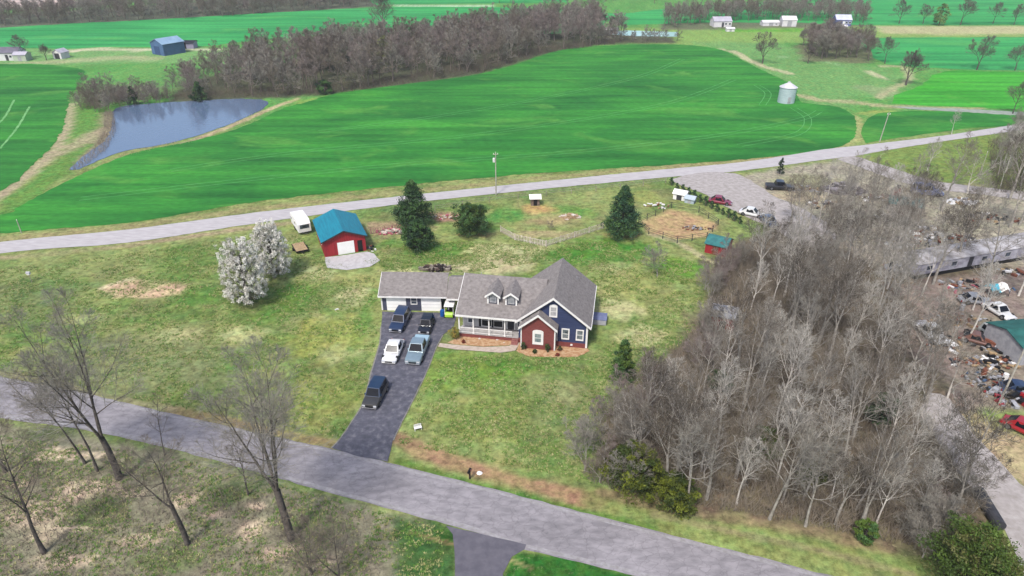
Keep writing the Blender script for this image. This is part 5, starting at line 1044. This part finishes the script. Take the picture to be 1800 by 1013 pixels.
# fences
def fence(label, pts, name='picket_fence', h=1.2, m_=GWOOD, pick=.2, panel=True, post=2.4, cat='fence', rails=(0.3, .9), pw=.06, jig=.12):
    P_ = [Vector((*G(*p), 0)) for p in pts]; e = empty(name, P_[0], 0, label, cat); r_ = random.Random(len(pts)*7+int(h*10)); O = P_[0].copy(); rails_ = MB(); pk = MB(); posts = []
    for a, b in zip(P_[:-1], P_[1:]):
        L_ = (b-a).length; d = (b-a)/L_; n_ = max(1, int(L_/post)); ang = math.atan2(d.y, d.x)
        for k in range(n_+1): posts.append(a+d*(L_*k/n_)-O)
        for z in rails: rails_.tube([a-O+Vector((0, 0, h*z)), b-O+Vector((0, 0, h*z))], .03, 4)
        if panel:
            t = .1
            while t < L_:
                c = a+d*t-O; pk.box(c.x-pw, c.x+pw, c.y-.015, c.y+.015, .03, h*(1-jig*r_.random()), rz=ang); t += pick
    rails_.build('rail', m_, e)
    if panel: pk.build('picket_panel', m_, e)
    seen = []
    for p in posts:
        if any((p-q).length < .3 for q in seen): continue
        seen.append(p); m = MB(); m.box(p.x-.05, p.x+.05, p.y-.05, p.y+.05, 0, h*1.06); m.build('post', m_, e)
    return e
PF = mat('pale_picket', A(236, 226, 214), A(192, 174, 160), 2.5, .9)
fence('weathered pale picket fence running in a V across the yard behind the house', [(880, 408), (905, 422), (960, 434), (1010, 418), (1060, 402)], h=1.15, m_=PF, pick=.3)
fence('pinkish broken picket fence between the barn and the dark evergreens', [(652, 412), (690, 406), (712, 400)], h=1.1, m_=mat('pink_picket', A(196, 160, 150), A(160, 110, 104), 2.5), pick=.4)
fence('low wire fence around the tan dirt pen', [(1066, 398), (1122, 395), (1180, 366), (1228, 374), (1262, 396), (1242, 420), (1190, 428), (1140, 412), (1122, 395)], 'wire_fence', 1.2, DGREY, panel=False, post=2.6, rails=(.4, .7, .98))
fence('thin wire fence along the far road behind the fenced yard', [(765, 372), (860, 356), (960, 345), (1090, 332), (1170, 322)], 'wire_fence', 1.1, GWOOD, panel=False, post=4, rails=(.6, .98))
# heaps and clutter
def heap(name, label, px, py, w, d, h, n, mats, seed, cat='heap', size=(.1, .6), stuff=True, thin=.25):
    rs = np.random.RandomState(seed); x, y = G(px, py); m = MB()
    for i in range(n):
        a = rs.rand()*6.28; q = rs.rand()**.6; cx = math.cos(a)*q*w/2; cy = math.sin(a)*q*d/2; zt = max(0, h*(1-q)*rs.rand()); s_ = rs.uniform(*size); l_ = s_*rs.uniform(.5, 1.6); t_ = s_*thin*rs.uniform(.5, 2)
        m.box(cx-l_/2, cx+l_/2, cy-s_/4, cy+s_/4, zt, zt+t_, mi=rs.randint(len(mats)), rz=rs.rand()*3.14)
    o = m.build(name, mats); o.location = (x, y, 0); return tag(o, label, cat, None, 'stuff' if stuff else None)
heap('woodpile', 'brown pile of split firewood behind the garage', 765, 475, 4.8, 1.2, .9, 130, [mat('log_brown', A(110, 90, 82), A(70, 56, 52), 3), mat('log_dark', A(60, 50, 48), A(40, 34, 32), 3), GWOOD], 501, 'woodpile', (.3, .7), False, .5)
BR = [mat('branch_grey', A(170, 162, 164), A(130, 124, 128), 2), mat('branch_dark', A(110, 100, 100), A(80, 74, 74), 2)]
heap('brush_pile', 'large heap of grey brush and scrap below the far road', 1482, 335, 8, 5, 1.8, 500, BR, 502, 'brush pile', (.5, 1.8), False, .06)
heap('brush_pile', 'small tangle of pale branches inside the fenced yard', 1003, 382, 3.2, 1.6, .8, 60, [TAN, PF], 503, 'brush pile', (.4, 1.4), False, .06)
MIX = [GREY, GREY, DGREY, RUST, BLACK, mat('scrap_blue', A(90, 116, 146), A(70, 90, 120), 2), TAN, GWOOD, GWOOD]
heap('debris', 'scrap', 1745, 672, 7, 5, .9, 160, MIX, 504); heap('debris', 'scrap', 1690, 356, 7, 3, .8, 70, [WHITE, WHITE, GREY, TAN], 505, size=(.3, 1.1)); heap('debris', 'scrap', 1650, 420, 12, 6, .7, 110, MIX[:4]+[WHITE], 506, size=(.2, .9))
heap('debris', 'scrap', 1680, 565, 10, 4, .6, 60, [RUST, TAN, BLACK, GREY], 507); heap('debris', 'scrap', 1725, 470+40, 10, 3, .6, 60, MIX+[mat('scrap_pink', A(210, 110, 130), A(150, 80, 96), 2)], 508); heap('debris', 'scrap', 1560, 380, 8, 4, .5, 40, [WHITE, GREY, TAN], 509)
heap('debris', 'scrap', 1420, 332, 12, 4, .4, 50, [TAN, GREY, RUST], 510, size=(.15, .7)); heap('debris', 'scrap', 790, 383, 6, 2, .7, 60, [mat('scrap_pink', None), TAN, PF], 511, size=(.2, .8)); heap('debris', 'scrap', 1225, 402, 5, 2, .5, 50, [RUST, DGREY, GREY], 512, size=(.1, .5))
heap('debris', 'scrap', 690, 408, 7, 2.5, .7, 90, [mat('scrap_pink', None), TAN, PF, GWOOD], 513, size=(.2, .9)); heap('debris', 'scrap', 1780, 700, 6, 4, .9, 60, [REDP, BLACK, GREY], 514, size=(.3, 1.2)); heap('debris', 'scrap', 653, 438, 1.6, 2, .7, 16, [RUST, DGREY, WHITE], 515, size=(.2, .6))
heap('debris', 'scrap', 1155, 362, 5, 3, .4, 25, [WHITE, TAN, RUST], 516, size=(.15, .7)); heap('debris', 'scrap', 592, 545, .8, .5, .15, 5, [WHITE], 517, size=(.1, .3))
for i, (a_, b_, c_, d_, e_) in enumerate([(1740, 610, 5, 4, 50), (1715, 640, 6, 3, 50), (1700, 500, 9, 3, 45), (1765, 640, 4, 3, 40), (1620, 405, 7, 5, 50), (1745, 385, 10, 5, 60), (1540, 350, 7, 4, 40), (1800, 480, 8, 3, 40), (1660, 610, 5, 3, 25), (1450, 360, 8, 4, 40), (1600, 430, 8, 4, 50)]):
    heap('debris', 'scrap', a_, b_, c_, d_, .6, e_, [GREY, WHITE, DGREY, RUST, TAN, BLACK], 530+i, size=(.15, .9))
for o in bpy.data.objects:
    if o.name.startswith('debris'): del o['label']; del o['category']
x, y = G(1735, 625); m = MB(); tor = [[((.26+.1*math.cos(b_))*math.cos(a_), (.26+.1*math.cos(b_))*math.sin(a_), .11+.1*math.sin(b_)) for b_ in np.linspace(0, 6.283, 9)[:-1]] for a_ in np.linspace(0, 6.283, 17)]
m.loft(tor, 0, False); ty = m.build('scrap_tyre', TYRE, smooth=True); ty.location = (x, y, 0)
for i, (px, py) in enumerate([(1735, 625), (1722, 652), (1760, 655), (1700, 582), (1668, 592), (1745, 690), (1772, 618), (1690, 520), (1640, 430), (1600, 392), (1552, 345), (1440, 342)]):
    o = ty if i == 0 else copy_tree(ty); x, y = G(px, py); o.location = (x, y, 0); o.rotation_euler = (rnd.uniform(-.3, .3), rnd.uniform(-.2, .2), 0); tag(o, 'old black tyre lying on the ground of the scrapyard', 'tyre', 'old tyres in the scrapyard')
for i, (px, py, mm, lb) in enumerate([(1728, 660, RUST, 'rusty steel drum between the scrap heaps below the pale van'), (1690, 545, GREY, 'grey steel drum beside the silver car by the mobile home'), (1765, 668, WHITE, 'white drum on the right side of the biggest scrap heap')]):
    x, y = G(px, py); m = MB(); m.loft([[(math.cos(t)*r_, math.sin(t)*r_, z) for t in np.linspace(0, 2*math.pi, 15)[:-1]] for z, r_ in ((0, .29), (.3, .29), (.32, .305), (.34, .29), (.6, .29), (.62, .305), (.64, .29), (.9, .29))]); o = m.build('steel_drum', mm); o.location = (x, y, 0); tag(o, lb, 'drum')
# tarp over a frame, red loader, culvert, picnic odds and ends
x, y = G(1757, 524); e = empty('tarp_shelter', (x, y, 0), R(10), 'turquoise and white tarp stretched over a low frame in the scrapyard', 'tarp')
m = MB(); rs = np.random.RandomState(9); rows = [[(-1.6+q*.4, r_*.5, 1.5+.25*math.sin(q*1.3+r_)+.15*rs.rand()-.2*abs(r_-2)) for q in range(9)] for r_ in range(5)]
for a_ in range(4):
    for q in range(8): m.add([rows[a_][q], rows[a_][q+1], rows[a_+1][q+1], rows[a_+1][q]], [(0, 1, 2, 3)], 0 if q < 4 else 1)
o = m.build('tarp', [mat('turquoise_tarp', A(60, 190, 214), A(40, 160, 190), 1.5, .5), WHITE], e); sd = o.modifiers.new('s', 'SOLIDIFY'); sd.thickness = .02
for s_ in (-1.5, 1.5):
    for y_ in (.1, 1.9): m = MB(); m.cyl_z(s_, y_, 0, 1.4, .05); m.build('post', DGREY, e)
x, y = G(1576, 342); e = empty('skid_loader', (x, y, 0), R(-30), 'rusty red compact tractor beside the teal shed roof', 'tractor')
m = MB(); m.prism_x([(-1.2, .6), (.9, .6), (.9, 1.1), (.2, 1.2), (-1.2, 1.05)], -.5, .5); m.build('body', mat('rusty_red', A(170, 66, 50), A(120, 50, 42), 2), e, bevel=.04)
m = MB(); m.box(-.35, .35, .25, .7, 1.2, 1.35); m.box(-.35, .35, .65, .75, 1.35, 1.8); m.build('seat', BLACK, e)
m = MB()
for s_ in (-.5, .5): m.tube([(s_, -.6, .9), (s_*1.1, -1.4, 1.2), (s_*1.1, -2.0, .5)], .06)
m.box(-.8, .8, -2.3, -1.95, .2, .6); m.build('loader_arm', _m['rusty_red'], e)
for s_ in (-1, 1):
    m = MB(); m.cyl_x(s_*.55-.16*(s_ < 0), s_*.55+.3-.14*(s_ < 0)-.0, .55, .6, .6, 16); m.build('wheel', TYRE, e); m = MB(); m.cyl_x(s_*.6-.1, s_*.6+.1, -.85, .38, .38, 14); m.build('wheel', TYRE, e)
x, y = G(1372, 306); evergreen('shrub', 'small dark pointed tree beside the far road above the black pickup', 1370, 306, 3.6, 1.8, [SG[0], G1[2]], 430, 'cone', 50, 40, .16, cat='tree')
x, y = G(1254, 424); e = empty('water_tank', (x, y, 0), R(-30), 'white tank lying behind the little red shed', 'tank'); m = MB(); m.tube([(-.8, 0, .6), (-.7, 0, .6), (.7, 0, .6), (.8, 0, .6)], [.35, .5, .5, .35], 16); m.build('drum', WHITE, e); m = MB(); m.box(-.5, -.4, -.4, .4, 0, .25); m.box(.4, .5, -.4, .4, 0, .25); m.build('stand', DGREY, e)
x, y = G(1735, 900); e = MB(); rr = [[(math.cos(2*math.pi*q/16)*.55, y_, .5+math.sin(2*math.pi*q/16)*.55) for q in range(16)] for y_ in (-2.2, 2.2)]; e.loft(rr); o = e.build('culvert_pipe', DGREY); o.location = (x, y, 0); o.rotation_euler = (0, 0, R(-8)); tag(o, 'dark drain pipe lying beside the gravel drive near the corner cedar', 'pipe')
